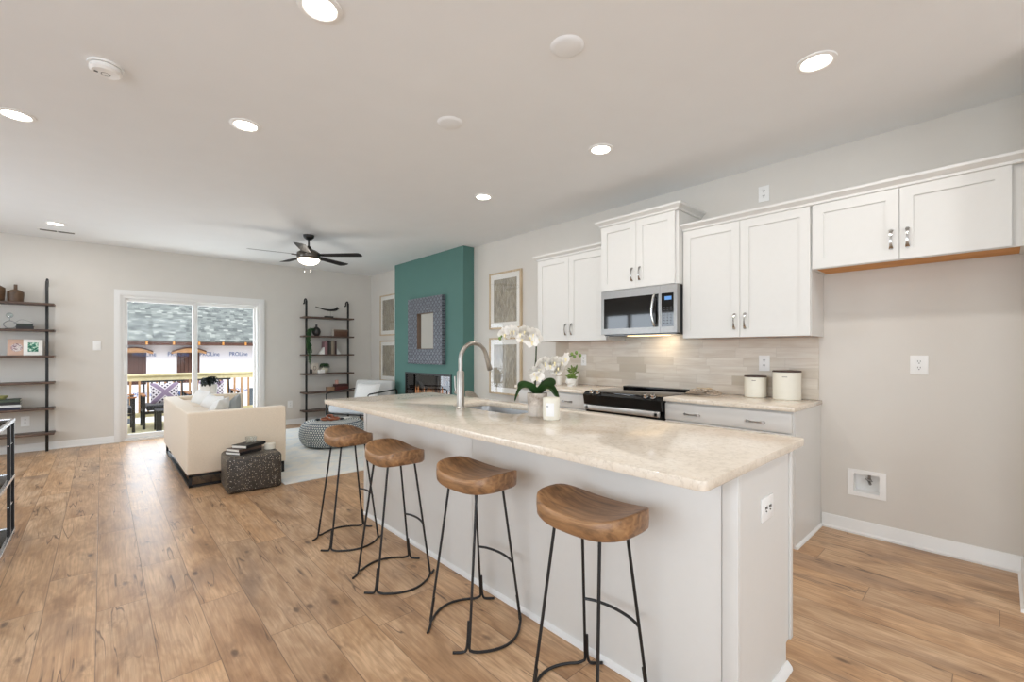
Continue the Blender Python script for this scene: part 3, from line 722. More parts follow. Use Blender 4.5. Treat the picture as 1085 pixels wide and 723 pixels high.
m = MB().tube([(WR + .05, .62, .424), (WR + .05, .62, .37)], .009, 10).ball((WR + .045, .62, .375), .014, 12).tube([(WR + .04, .62, .365), (WR + .02, .61, .352)], .008, 10).tube([(WR + .03, .60, .37), (WR + .03, .64, .385)], .005, 8)
m.build('valve', STEEL, vb, True)

# ------------------------------------------------------------------ microwave
mw = thing('microwave', 'stainless over-the-range microwave with black glass door', 'microwave', (3.68, 2.17, 1.418))
MX = 3.475; my0, my1, mz0, mz1 = YC + .004, YD - .004, 1.418, 1.830
m = MB().box(MX + .045, WR - .003, my0, my1, mz0 + .006, mz1); m.build('housing', plain('dark_housing', (40, 40, 41), .45), mw, True)
ds = 1.945
m = MB(); m.slab('x', MX, MX + .045, ds, my1, mz0 + .010, mz1, [(ds + .015, my1 - .03, mz0 + .062, mz1 - .070)])
dd = m.build('door', STEEL, mw, True, ang=20)
MB().box(MX + .003, MX + .03, ds + .012, my1 - .027, mz0 + .058, mz1 - .066).build('door_glass', BLKGLASS, dd, True)
m = MB(); yb = ds + .052
m.tube([(MX + .002, yb - .0, mz0 + .073), (MX - .028, yb - .004, mz0 + .10), (MX - .043, yb + .004, mz0 + .20), (MX - .028, yb - .004, mz1 - .105), (MX + .002, yb, mz1 - .078)], lambda u: (.010, .016), 12, sub=8)
m.build('handle', plain('polished_steel', (232, 231, 228), .16, 1.0, nz=0), dd, True)
m = MB(); m.slab('x', MX, MX + .045, my0, ds - .002, mz0 + .010, mz1, [(my0 + .030, ds - .012, mz0 + .062, mz1 - .070)])
pn = m.build('control_panel', STEEL, mw, True, ang=20)
MB().box(MX + .002, MX + .03, my0 + .028, ds - .010, mz0 + .060, mz1 - .068).build('keypad_glass', BLKGLASS, pn, True)
m = MB()
for i in range(3):
    for j in range(7): m.box(MX + .0005, MX + .003, my0 + .048 + i * .030, my0 + .060 + i * .030, mz0 + .088 + j * .022, mz0 + .094 + j * .022)
m.build('keypad', plain('grey_print', (84, 84, 86), .5), pn, True)
MB().box(MX + .0005, MX + .003, my0 + .050, my0 + .110, mz1 - .128, mz1 - .098).build('display', emis('blue_display', (120, 170, 230), 1.0), pn, True)
MB().box(MX + .03, WR - .06, my0 + .02, my1 - .02, mz0 - .002, mz0 + .006).build('bottom_grille', BLKGLOSS, mw, True)
MB().box(3.62, 3.72, 1.98, 2.36, mz0 - .006, mz0 - .001).build('cooktop_lamp', emis('cooktop_lamp_glow', (255, 214, 160), 3.0), mw, True)
lamp('cooktop_lamp_light', 'AREA', (3.74 - 3.68, 2.10 - 2.17, -.012), (math.radians(0), math.radians(-32), 0), .55, (1, .80, .55), .10, parent=mw)

# range
rg = thing('range', 'slide-in range with black glass top and black sloped control front', 'range', (3.57, 2.17, 0))
ry0, ry1 = YC + .001, YD - .001
m = MB(); m.box(3.30, WR - .012, ry0 + .002, ry1 - .002, .03, .895); m.build('body', BLKGLOSS, rg, True)
for sx, sy in ((3.35, ry0 + .05), (3.35, ry1 - .05), (3.82, ry0 + .05), (3.82, ry1 - .05)): MB().cyl((sx, sy), .015, 0, .032, 12).build('foot', BLACK, rg, True)
MB().box(3.235, WR - .013, ry0, ry1, .895, .917, .004).build('cooktop', BLKGLASS, rg, True)
MB().prism([(3.30, .895), (3.235, .905), (3.205, .885), (3.222, .80), (3.30, .795)], 'y', ry0, ry1).build('control_front', BLKGLOSS, rg, True)
MB().box(3.79, WR - .013, ry0 + .01, ry1 - .03, .915, .934, .006).build('rear_vent', BLKGLOSS, rg, True)
m = MB().slab('x', 3.245, 3.30, ry0 + .004, ry1 - .004, .16, .79, [(ry0 + .06, ry1 - .06, .26, .66)])
od = m.build('oven_door', BLKGLOSS, rg, True); MB().box(3.25, 3.28, ry0 + .055, ry1 - .055, .255, .665).build('oven_window', BLKGLASS, od, True)
MB().box(3.205, 3.222, ry0 + .012, ry1 - .012, .752, .797, .005).box(3.205, 3.25, ry0 + .03, ry0 + .055, .758, .785).box(3.205, 3.25, ry1 - .055, ry1 - .03, .758, .785).build('handle', plain('satin_steel', (222, 221, 218), .42, 1.0, nz=0), od, True)
MB().box(3.25, 3.30, ry0 + .004, ry1 - .004, .035, .155, .003).build('drawer', STEEL, rg, True)
for yk in (1.865, 1.93, 2.40, 2.47):
    MB().lathe([(0, 0), (.021, 0), (.021, .004), (.017, .007), (.016, .026), (.013, .029), (0, .029)], 20, M=T(3.228, yk, .905) @ RY(-28)).build('knob', CHROME, rg, True)

# ------------------------------------------------------------------ canisters, cloth, planters on the back counters
def canister(label, x, y, r, h):
    c = thing('canister', label, 'canister', (x, y, .914), group='cream canisters on the back counter')
    MB().lathe([(0, 0), (r - .004, 0), (r, .004), (r, h - .012), (r - .003, h - .008), (0, h - .008)], 36).build('jar', CREAM, c)
    MB().lathe([(0, 0), (r + .001, 0), (r + .001, .009), (r - .001, .011), (0, .011)], 36, (0, 0, h - .009)).build('lid', DARKWOOD, c)
    a = math.atan2(-y, -x); m = MB()
    for k in range(6):
        aa = a + (-.30 + k * .06); m.box(-.0004, .0008, -.0022, .0022, -.003, .003 if k % 2 else .002, M=T(r * math.cos(aa), r * math.sin(aa), h * .80) @ Matrix.Rotation(aa, 4, 'Z'))
    m.build('lettering', plain('grey_lettering', (130, 124, 116), .6), c)
    return c
canister('smaller cream canister with dark wood lid, nearer the range', 3.795, 1.308, .078, .165)
canister('larger cream canister with dark wood lid, at the counter end', 3.775, 1.082, .093, .212)
def rumple(u, v, w, d, s):
    return ((u - .5) * w, (v - .5) * d, .008 + .030 * mnoise.noise(Vector((u * 4 + s, v * 4, s))) ** 2 + .020 * abs(mnoise.noise(Vector((u * 7, v * 3 + s, 1)))))
cl = thing('folded_dish_towel', 'rumpled beige striped dish towel beside the range', 'towel', (3.66, 1.66, .915), 14)
TOWEL = fabric('beige_towel', (214, 200, 182), 60, .22)
for k in range(3): MB().grid(lambda u, v: (lambda p: (p[0], p[1], p[2] + .008 * k))(rumple(u, v, .16 - .02 * k, .26 - .04 * k, k * 2.3)), 14, 18, .004).build('fold', TOWEL, cl)
sp = thing('wooden_scoop', 'small pale wooden scoop lying on the dish towel', 'scoop', (3.66, 1.64, .962), 70)
MB().tube([(0, 0, .004), (.10, 0, .004)], .005, 8).build('handle', FRAMEW, sp)
MB().ball((-.03, 0, .006), .026, 16, (1.2, .9, .35)).build('bowl', FRAMEW, sp)

def succulent(label, x, y, s, h, nleaf, tall=0.0):
    c = thing('succulent_planter', label, 'plant', (x, y, .914), 12, group='white succulent planters on the back counter')
    n = 5; rr = [(s * .36, 0), (s * .50, h * .45), (s * .46, h)]
    rings = []
    for q, (r, z) in enumerate(rr):
        rings.append([(r * math.cos(2 * PI * (k + .5 * (q % 2)) / n), r * math.sin(2 * PI * (k + .5 * (q % 2)) / n), z) for k in range(n)])
    MB().loft(rings).build('pot', WHITEC, c, ang=5)
    m = MB(); random.seed(int(s * 1000) + nleaf)
    for k in range(nleaf):
        a = random.uniform(0, 2 * PI); e = random.uniform(.15, 1.3); L = s * random.uniform(.28, .5)
        base = Vector((random.uniform(-.2, .2) * s, random.uniform(-.2, .2) * s, h + random.uniform(-.005, .01 + tall)))
        dr = Vector((math.cos(a) * math.cos(e), math.sin(a) * math.cos(e), math.sin(e)))
        m.tube([base, base + dr * L * .5, base + dr * L], lambda u: (.001 + s * .085 * math.sin(PI * min(.98, u * .9 + .08)), .001 + s * .04 * math.sin(PI * min(.98, u * .9 + .08))), 6, sub=3)
    m.build('foliage', LEAFS, c); return c
succulent('small faceted white planter with green succulent, in front', 3.60, 3.02, .125, .075, 46)
succulent('taller white planter with sprigs, behind the faceted succulent planter', 3.765, 3.14, .14, .115, 20, .05)
g = MB().lathe([(0, 0), (.032, 0), (.034, .004), (.036, .085), (.034, .088), (.031, .085), (.030, .01), (0, .01)], 24).build('ceramic_cup', plain('pale_glaze', (226, 222, 214), .3)); g.location = (3.62, 3.20, .9142)
tag(g, 'small pale ceramic cup left of the succulent planters', 'cup')

# ------------------------------------------------------------------ orchid and candle on the island
RZC = -math.degrees(YAW)
oc = thing('potted_orchid', 'white orchid with arching flower stems in a textured stone pot', 'plant', (1.778, 1.735, .914), RZC)
def potmat():
    t = NT('textured_stone_pot'); x, y, z = t.sep(t.coord()); a = t.math('ARCTAN2', y, x)
    rib = t.math('MULTIPLY', t.math('SINE', t.math('MULTIPLY', a, 46.0)), t.ramp(z, [(.058, (1, 1, 1)), (.064, (0, 0, 0))]))
    n = t.noise(t.coord(), 26, 5, .65); n2 = t.noise(t.coord(), 150, 3)
    col = t.ramp(n, [(.35, lin((150, 136, 124))), (.5, lin((184, 172, 160))), (.68, lin((214, 206, 196)))])
    col = t.mix(t.ramp(z, [(.055, (1, 1, 1)), (.07, (0, 0, 0))]), col, t.mix(.65, col, lin((216, 210, 202))))
    return t.bsdf(col, .8, 0, t.bump(t.math('ADD', rib, n2), .5, .003))
MB().lathe([(0, 0), (.048, 0), (.052, .004), (.0565, .125), (.055, .128), (.050, .125), (.048, .11), (0, .11)], 48).build('pot', potmat(), oc)
MB().lathe([(0, .118), (.03, .117), (.049, .112)], 24).build('moss', plain('dark_moss', (60, 52, 38), .9, nz=.4, sc=60), oc)
def strap(path, w, roll=0.0):
    P = smooth([Vector(p) for p in path], 6)
    def f(u, v):
        i = min(int(u * (len(P) - 1)), len(P) - 2); fr = u * (len(P) - 1) - i; p = P[i].lerp(P[i + 1], fr)
        d = (P[i + 1] - P[i]).normalized(); s = d.cross(Vector((0, 0, 1)));
        s = s.normalized() if s.length > 1e-4 else Vector((0, 1, 0)); s = Matrix.Rotation(roll, 3, d) @ s; nn = s.cross(d)
        ww = w * (math.sin(PI * min(1, .12 + u * .86)) ** .55); q = (v - .5) * 2
        return p + s * (q * ww) + nn * (abs(q) ** 1.5 * ww * .35)
    return f
leaves = [([(-.005, 0, .115), (-.045, -.01, .158), (-.09, -.02, .150), (-.122, -.03, .085)], .036), ([(0, .01, .115), (.03, .02, .160), (.075, .03, .150), (.118, .03, .092)], .036),
          ([(.0, 0, .115), (.03, -.03, .150), (.06, -.06, .150), (.09, -.085, .115)], .032), ([(0, .01, .115), (.035, .03, .165), (.075, .05, .182), (.10, .06, .165)], .032),
          ([(-.005, .01, .115), (-.04, .04, .16), (-.08, .07, .165), (-.10, .09, .14)], .028)]
for k, (p, w) in enumerate(leaves): MB().grid(strap(p, w, (.55, -.55, -.4, -.75, .7)[k]), 18, 6, .0016).build('leaf', LEAF, oc)
s1 = [(-.012, 0, .11), (-.016, 0, .22), (-.008, 0, .34), (-.004, -.004, .425), (-.03, -.012, .465), (-.09, -.02, .478), (-.15, -.028, .468), (-.19, -.03, .445)]
s2 = [(.018, .01, .11), (.022, .008, .18), (.024, .0, .235), (.05, -.005, .285), (.10, -.01, .315), (.15, -.01, .325), (.20, -.01, .335)]
MB().tube(s1, .0022, 8, sub=6).build('stem', STEM, oc); MB().tube(s2, .0022, 8, sub=6).build('stem', STEM, oc)
MB().tube([(-.012, .004, .11), (-.006, .004, .36), (-.004, .004, .40)], .0044, 8).build('stake', SPIKE, oc); MB().tube([(.022, .014, .11), (.026, .012, .24)], .0044, 8).build('stake', SPIKE, oc)
def bloom_mesh():
    m = MB()
    def petal(L, W, ang, cup=.25, tilt=0):
        def f(u, v):
            ww = W * (math.sin(PI * (.08 + .90 * u)) ** .6); q = (v - .5) * 2
            return (q * ww, -cup * L * u * u + .15 * ww * q * q - tilt * u, L * u)
        m.grid(f, 8, 6, .0008, M=RY(ang))
    petal(.036, .024, 84); petal(.036, .024, -84)
    petal(.034, .013, 0); petal(.034, .012, 140); petal(.034, .012, -140)
    return m
b0 = bloom_mesh().build('bloom', PETAL, oc)
lip = MB().ball((0, -.006, -.004), .006, 10, (1, 1.3, 1)).tube([(0, -.004, -.004), (0, -.014, -.012), (0, -.010, -.02)], lambda u: .005 - .003 * u, 8, sub=4).build('lip', LIPM, b0)
BL = [(-.178, -.045, .452, -12, 12), (-.152, -.05, .468, 10, -8), (-.128, -.055, .470, -15, 20), (-.098, -.05, .452, 8, -14), (-.072, -.06, .468, -5, 10), (-.045, -.05, .432, 14, -20), (-.022, -.055, .452, -8, 12), (-.002, -.05, .430, 20, 0), (-.085, -.05, .430, 4, 30), (-.03, -.055, .412, -10, 8),
      (.010, -.06, .262, -18, 8), (-.018, -.06, .243, -10, -10), (.038, -.065, .298, 0, 14), (.018, -.055, .288, 8, 22), (.065, -.065, .282, 6, -8), (.088, -.06, .300, 12, 16), (.110, -.06, .268, -6, -12), (.128, -.06, .300, 10, 6), (-.005, -.06, .222, 4, 30), (.148, -.05, .322, 24, 14), (.098, -.05, .248, 0, -30)]
for i, (x, y, z, ry, rx) in enumerate(BL):
    if i == 0: q = b0
    else:
        q = b0.copy(); COL.objects.link(q); q.parent = oc
        l2 = lip.copy(); COL.objects.link(l2); l2.parent = q
    sc_ = 1.0 if i % 3 else 1.12
    q.matrix_local = T(x, y, z) @ RZ(ry * 2) @ RX(rx) @ RY(ry) @ Matrix.Scale(sc_, 4)
for (x, y, z) in ((-.196, -.03, .440), (-.206, -.03, .428), (.19, -.01, .342), (.215, -.01, .350), (.205, -.01, .328), (.235, -.012, .335)): MB().ball((x, y, z), .009, 10, (1, 1, 1.2)).build('bud', LEAFS, oc)
cd = thing('candle_jar', 'white candle jar with a pale label beside the orchid pot', 'candle', (1.737, 1.592, .914), RZC)
MB().lathe([(0, 0), (.041, 0), (.0445, .004), (.0445, .112), (.043, .115), (.041, .113), (.041, .10), (0, .10)], 40).build('jar', CREAM, cd)
MB().lathe([(0, .101), (.0405, .1005)], 32).build('wax', plain('cream_wax', (236, 222, 190), .6), cd)
m = MB(); m.grid(lambda u, v: (.0449 * math.cos(math.radians(-135 + 58 * u)), .0449 * math.sin(math.radians(-135 + 58 * u)), .022 + .068 * v), 10, 4)
lb = m.build('label_sticker', plain('label_paper', (236, 236, 236), .5, nz=0), cd)
MB().grid(lambda u, v: (.0452 * math.cos(math.radians(-128 + 12 * u)), .0452 * math.sin(math.radians(-128 + 12 * u)), .070 + .006 * v), 3, 1).build('label_mark', plain('grey_mark', (150, 150, 150), .5, nz=0), lb)

# ------------------------------------------------------------------ bar stools
def make_stool(label):
    t = thing('bar_stool', label, 'stool', (0, 0, 0), group='wooden saddle bar stools along the island')
    a, b = .135, .205; n = 40
    def outline(k, s=1.0):
        th = 2 * PI * k / n; c, sn = math.cos(th), math.sin(th); e = 2 / 3.0
        return (a * s * math.copysign(abs(c) ** e, c), b * s * math.copysign(abs(sn) ** e, sn))
    def topz(x, y):
        return .704 + .044 * (abs(y) / b) ** 2.4 + .007 * (x / a) ** 2 * (1 - (abs(y) / b) ** 2)
    def botz(x, y): return .650 + .018 * (abs(y) / b) ** 2.5
    rings = []
    for s in (.001, .3, .6, .85, .94): rings.append([(x, y, botz(x, y)) for x, y in [outline(k, s) for k in range(n)]])
    rings.append([(x, y, botz(x, y) + .008) for x, y in [outline(k, .99) for k in range(n)]])
    rings.append([(x, y, (botz(x, y) + topz(x, y)) / 2) for x, y in [outline(k, 1.0) for k in range(n)]])
    rings.append([(x, y, topz(x, y) - .006) for x, y in [outline(k, .995) for k in range(n)]])
    for s in (.97, .9, .75, .5, .25, .001): rings.append([(x, y, topz(x, y) - (.0 if s < .95 else .001)) for x, y in [outline(k, s) for k in range(n)]])
    MB().loft(rings).build('seat', SEATW, t, ang=50)
    R = .0058; bx, by = .152, .142; tx, ty = .075, .098
    for sy in (1, -1):
        # hoop on the floor between the two legs of this side, bowed outwards, with rounded corners running up into the legs
        pts = []
        for i in range(17):
            u = i / 16; x = -bx + 2 * bx * u; yb = by + .075 * math.sin(PI * u) ** .8
            pts.append((x * .96, sy * yb, R))
        MB().tube([(-bx, sy * by, .035), (-bx * .995, sy * (by + .003), .015)] + pts[1:-1] + [(bx * .995, sy * (by + .003), .015), (bx, sy * by, .035)], R, 8, sub=2).build('base_hoop', BLACK, t)
    for sx in (1, -1):
        for sy in (1, -1):
            MB().tube([(sx * tx, sy * ty, .670), (sx * bx, sy * by, .03)], R, 10).build('leg', BLACK, t)
            dx, dy = sx * .75, -sy * .66
            x0, y0 = sx * (bx + .004), sy * (by - .008); sl = Vector((sx * (tx - bx), sy * (ty - by), 0.640)).normalized()
            MB().tube([Vector((x0, y0, .03)) + sl * .10, Vector((x0, y0, .03)) + sl * .02, (x0 + dx * .006, y0 + dy * .006, .014), (x0 + dx * .022, y0 + dy * .022, R), (x0 + dx * .062, y0 + dy * .062, R)], R, 8, sub=3).build('foot', BLACK, t)
    k = (.670 - .285) / .640; fx = tx + (bx - tx) * k; fy = ty + (by - ty) * k
    MB().tube([(fx, fy, .285), (fx + .018, fy * .6, .288), (fx + .026, 0, .289), (fx + .018, -fy * .6, .288), (fx, -fy, .285)], R, 8, sub=5).build('footrest', BLACK, t)
    return t
ST = [(1.297, 1.0, 0, 'wooden saddle bar stool nearest the camera, at the island end'), (1.285, 1.655, 2, 'wooden saddle bar stool second from the near end of the island'),
      (1.225, 2.33, -5, 'wooden saddle bar stool third from the near end of the island'), (1.235, 3.0, -4, 'wooden saddle bar stool farthest away, beside the woven pouf')]
s0 = make_stool(ST[0][3]); s0.location = (ST[0][0], ST[0][1], 0)
for x, y, r, lb_ in ST[1:]: dup(s0, (x, y, 0), r, lb_)

# ------------------------------------------------------------------ ceiling fixtures
LENS = emis('downlight_lens', (255, 246, 232), 14.0)
def can(label, x, y):
    t = thing('recessed_downlight', label, 'ceiling light', (x, y, CEIL - .006), group='recessed downlights in the ceiling')
    MB().lathe([(.062, .006), (.090, .006), (.088, 0), (.070, -.003), (.062, .004)], 32).build('trim_ring', PLASTIC, t)
    MB().lathe([(0, -.001), (.063, .001)], 32).build('lens', LENS, t)
    lamp('downlight_light', 'AREA', (0, 0, -.006), (0, 0, 0), CAN_W, (1, .975, .945), .12, parent=t)
    return t
can('downlight at the top edge of the picture, above the stools', .689, 1.97); can('largest downlight, above the right end of the kitchen aisle', 2.68, .636)
can('downlight in front of the cabinet over the microwave', 2.68, 1.97); can('downlight nearest the fireplace end of the kitchen aisle', 2.68, 3.33)
can('downlight between the smoke detector and the ceiling fan', .689, 3.32); can('downlight at the left edge of the picture', -.393, 4.14)
can('downlight close to the ceiling vent by the far wall', -.392, 7.352)
can('downlight behind the camera over the kitchen aisle', 2.68, -.70); can('downlight behind the camera over the walkway', .689, -.70)
def disc(label, x, y):
    o = MB().lathe([(0, -.012), (.060, -.012), (.075, -.007), (.082, 0), (0, 0)], 36).build('ceiling_cover_plate', CEILM); o.location = (x, y, CEIL)
    return tag(o, label, 'cover plate', 'round blank cover plates above the island')
disc('blank round ceiling cover plate nearer the camera', 1.658, 1.416); disc('blank round ceiling cover plate farther along the island', 1.653, 2.395)
sd = thing('smoke_detector', 'round white smoke detector on the ceiling', 'smoke detector', (.015, 3.12, CEIL))
MB().lathe([(0, 0), (.072, 0), (.072, -.010), (0, -.010)], 36).build('mount', PLASTIC, sd)
MB().lathe([(0, -.012), (.064, -.012), (.066, -.030), (.055, -.040), (.02, -.044), (0, -.044)], 36).build('cover', PLASTIC, sd)
MB().torus((0, 0, -.043), .018, .002, 20, 6).box(-.045, -.030, -.006, .006, -.044, -.040).build('vents', SLOT, sd)
vt = thing('ceiling_vent', 'narrow slotted ceiling vent near the far wall', 'vent', (-.40, 7.79, CEIL))
MB().box(-.17, .17, -.06, .06, -.006, 0, .002).build('frame', PLASTIC, vt)
for k in range(2): MB().box(-.15 + k * .155, -.005 + k * .155, -.035, .035, -.008, -.005).build('grille', SLOT, vt)

fan = thing('ceiling_fan', 'dark five-blade ceiling fan with a glowing bowl light', 'ceiling fan', (1.935, 5.93, CEIL), RZC)
BRZ = plain('dark_bronze', (44, 42, 42), .38, .6); BLADE = plain('dark_blade', (40, 38, 38), .45)
MB().lathe([(0, 0), (.066, 0), (.062, -.028), (.035, -.055), (.013, -.062), (0, -.062)], 28).build('canopy', BLACK, fan)
MB().cyl((0, 0), .011, -.165, -.055, 14).build('downrod', BLACK, fan)
MB().lathe([(0, -.135), (.020, -.140), (.045, -.178), (.095, -.198), (.135, -.225), (.142, -.262), (.135, -.295), (.128, -.305), (0, -.305)], 40).build('motor_housing', plain('brushed_bronze', (96, 92, 86), .3, .9), fan)
MB().lathe([(.125, -.303), (.128, -.312), (.110, -.345), (.07, -.368), (0, -.376)], 36).build('light_bowl', emis('bowl_glow', (255, 240, 214), 7.0), fan)
lamp('fan_light', 'POINT', (0, 0, -.46), (0, 0, 0), 5, (1, .93, .85), parent=fan).data.shadow_soft_size = .06
for k in range(5):
    A = 214 + 72 * k
    m = MB(); z = -.255
    prof = []
    def bl(u, v):
        x = .14 + .54 * u; w = (.052 + .018 * u) * (1 if u < .93 else math.sqrt(max(.0, 1 - ((u - .93) / .07) ** 2)) * .6 + .4); q = (v - .5) * 2
        return (x, q * w, z - q * w * .15)
    m.grid(bl, 24, 4, .006, M=RZ(A)); bb = m.build('blade', BLADE, fan)
    MB().box(.09, .20, -.018, .018, z - .010, z - .002, .002, M=RZ(A)).build('blade_iron', BRZ, bb)
for dx in (-.035, .05):
    MB().tube([(dx, -.05, -.34), (dx, -.05, -.46)], .0012, 5).ball((dx, -.05, -.468), .009, 8).build('pull_chain', NICKEL, fan)

# ------------------------------------------------------------------ mirror, fireplace, art
mi = thing('wall_mirror', 'square wall mirror with wide grey scalloped frame on the green wall', 'mirror', (FX, 5.98, 1.075))
MY0, MY1, MZ0, MZ1 = 5.485, 6.47, 1.078, 2.10; gy0, gy1, gz0, gz1 = 5.715, 6.185, 1.308, 1.862
m = MB(); P = [(MY0, MZ0, MY1, MZ1)]
fx = FX - .062
m.slab('x', fx, FX - .001, MY0, MY1, MZ0, MZ1, [(gy0, gy1, gz0, gz1)])
m.build('frame', MFRAME, mi, True, ang=20)
m = MB().slab('x', fx + .001, FX - .006, gy0, gy1, gz0, gz1, [(gy0 + .008, gy1 - .008, gz0 + .008, gz1 - .008)]); m.build('inner_edge', plain('mirror_edge_brown', (98, 74, 54), .5), mi, True)
MB().box(FX - .026, FX - .022, gy0 + .001, gy1 - .001, gz0 + .001, gz1 - .001).build('glass', MIRR, mi, True)

fp = thing('electric_fireplace', 'linear black glass fireplace glowing in the green wall', 'fireplace', (FX, 5.99, HZ0))
m = MB(); m.box(WR - .03, WR - .001, HY0, HY1, HZ0, HZ1); m.box(FX + .01, WR - .03, HY0, HY1, HZ0, HZ0 + .02); m.box(FX + .01, WR - .03, HY0, HY1, HZ1 - .02, HZ1); m.box(FX + .01, WR - .03, HY0, HY0 + .02, HZ0, HZ1); m.box(FX + .01, WR - .03, HY1 - .02, HY1, HZ0, HZ1)
m.build('firebox', plain('fireplace_black', (30, 30, 32), .4), fp, True)
m = MB().slab('x', FX - .012, FX + .01, HY0 - .01, HY1 + .01, HZ0 - .01, HZ1 + .01, [(HY0 + .02, HY1 - .02, HZ0 + .02, HZ1 - .02)]); m.build('surround', BLACK, fp, True)
MB().box(FX + .0, FX + .006, HY0 + .02, HY1 - .02, HZ0 + .02, HZ1 - .02).build('front_glass', glassm('fireplace_glass', (.45, .44, .46, 1), 2.2), fp, True)
random.seed(3); m = MB()
for k in range(44):
    y = HY0 + .12 + random.random() * (HY1 - HY0 - .24); h = random.uniform(.10, .27); x = FX + .07 + random.random() * .04
    m.lathe([(0, 0), (.012, .006), (.014, h * .3), (.007, h * .7), (0, h)], 7, (x, y, HZ0 + .05))
m.build('flames', emis('flame_glow', (255, 176, 110), 2.6), fp, True)
random.seed(4); m = MB()
for k in range(90): m.ball((FX + .05 + random.random() * .09, HY0 + .04 + random.random() * (HY1 - HY0 - .08), HZ0 + .03 + random.random() * .025), random.uniform(.012, .022), 6)
em = m.build('ember_stones', plain('glass_stones', (120, 100, 84), .2), fp, True); em['kind'] = 'stuff'

def art(label, y0, y1, z0, z1, seed):
    a = thing('framed_print', label, 'picture', (WR, (y0 + y1) / 2, z0), group='framed prints on the right wall'); fw = .022; x0 = WR - .034
    MB().slab('x', x0, WR - .001, y0, y1, z0, z1, [(y0 + fw, y1 - fw, z0 + fw, z1 - fw)]).build('frame', FRAMEW, a, True, ang=20)
    MB().slab('x', WR - .022, WR - .004, y0 + fw, y1 - fw, z0 + fw, z1 - fw, [(y0 + .085, y1 - .085, z0 + .09, z1 - .09)]).build('mat_board', plain('mat_white', (236, 234, 228), .8, nz=0), a, True)
    MB().box(WR - .019, WR - .005, y0 + .084, y1 - .084, z0 + .089, z1 - .089).build('print', artm(seed), a, True)
    MB().box(x0 + .006, x0 + .008, y0 + fw - .002, y1 - fw + .002, z0 + fw - .002, z1 - fw + .002).build('glazing', GLASS, a, True)
art('upper framed print between green bump-out and kitchen cabinets', 4.052, 4.674, 1.565, 2.312, 1); art('lower framed print between green bump-out and kitchen cabinets', 4.052, 4.674, .708, 1.452, 2)
art('upper framed print left of the green bump-out', 7.272, 7.894, 1.565, 2.312, 3); art('lower framed print left of the green bump-out', 7.272, 7.894, .728, 1.472, 4)

# ------------------------------------------------------------------ ladder bookcases on the far wall
SHZ = [.245, .56, .888, 1.222, 1.548, 1.880]
def bookcase(label, xc):
    t = thing('ladder_bookcase', label, 'bookcase', (xc, 8.20, 0), group='black ladder bookcases on the far wall')
    for sx in (-.37, .37):
        MB().box(sx - .014, sx + .014, -.016, .016, 0, 2.165, .002).tube([(sx, 0, 2.15), (sx, .015, 2.185), (sx, .06, 2.195), (sx, .10, 2.17), (sx, .105, 2.13), (sx, .143, 2.12)], .012, 8, sub=5).build('upright', BLACK, t)
    for z in SHZ: MB().box(-.44, .44, -.115, .125, z - .026, z, .002).build('shelf', SHELFW, t)
    return t
XL, XR = -.885, 3.005
bookcase('black metal ladder bookcase at the left edge of the picture', XL); bookcase('black metal ladder bookcase right of the sliding door', XR)
Zs = SHZ
def vessel(label, x, y, z, r, h):
    o = MB().lathe([(0, 0), (r * .88, 0), (r * .92, .01), (r, h * .42), (r * .98, h * .58), (r * .55, h * .68), (r * .22, h * .72), (r * .22, h), (r * .17, h), (r * .15, h * .9), (0, h * .9)], 30).build('turned_vase', VESSEL); o.location = (x, y, z)
    return tag(o, label, 'vase', 'brown turned wood vases on the left bookcase')
vessel('brown turned wood vase with slim neck on the left top shelf', -.782, 8.19, Zs[5], .073, .215)
vessel('taller brown vase cut off by the left picture edge', -.955, 8.17, Zs[5], .092, .28)
def book(label, x, y, z, w, d, h, rgb, rz=0, group=None, cover='paper'):
    t = thing('book', label, 'book', (x, y, z), rz, group)
    m = MB(); c = .003
    m.box(-w / 2, w / 2, -d / 2, d / 2, 0, c).box(-w / 2, w / 2, -d / 2, d / 2, h - c, h).box(-w / 2, -w / 2 + c, -d / 2, d / 2, 0, h)
    m.build('cover', plain('book_cover_%d_%d_%d' % rgb, rgb, .5), t)
    MB().box(-w / 2 + .002, w / 2 - .004, -d / 2 + .004, d / 2 - .004, c, h - c).build('pages', plain('book_pages', (232, 228, 218), .8, nz=.05, sc=80), t)
    return t
GB = 'books on the left bookcase'
book('black book at the bottom of the pair on the second shelf', -.70, 8.19, Zs[4], .20, .15, .036, (36, 36, 40), 92, GB)
book('dark green book lying on top of the black book, second shelf', -.705, 8.19, Zs[4] + .036, .19, .14, .030, (46, 56, 50), 94, GB)
go = thing('wire_sculpture', 'coiled silver wire sculpture beside the books on the second shelf', 'decor', (-.83, 8.17, Zs[4]))
m = MB(); m.tube([(-.04, 0, .006), (.03, .01, .012), (.06, 0, .06), (.0, .02, .10), (-.05, 0, .06), (-.02, -.01, .012), (.05, 0, .008)], .005, 8, sub=8); m.build('coil', STEEL, go)
MB().ball((.0, .0, .165), .034, 16).build('orb', glassm('orb_glass', (.85, .9, .9, 1), 2.5), go); MB().tube([(0, 0, .10), (0, 0, .135)], .004, 8).build('stem', STEEL, go)
MB().tube([(.03, .0, .06), (.09, .0, .115), (.16, .0, .10), (.2, .0, .075)], .0025, 6, sub=5).build('wire', STEEL, go)
def picture(label, x, y, z, w, h, frame_rgb, inner, tilt=-9, rz=0):
    t = thing('picture_frame', label, 'picture', (x, y, z), rz, 'small leaning pictures on the bookcases'); M = RX(tilt)
    m = MB(); m.box(-w / 2, w / 2, -.014, 0, 0, h, .001, M=M); m.build('frame', plain('frame_%d_%d_%d' % frame_rgb, frame_rgb, .6), t)
    inner(t, w, h, M); return t
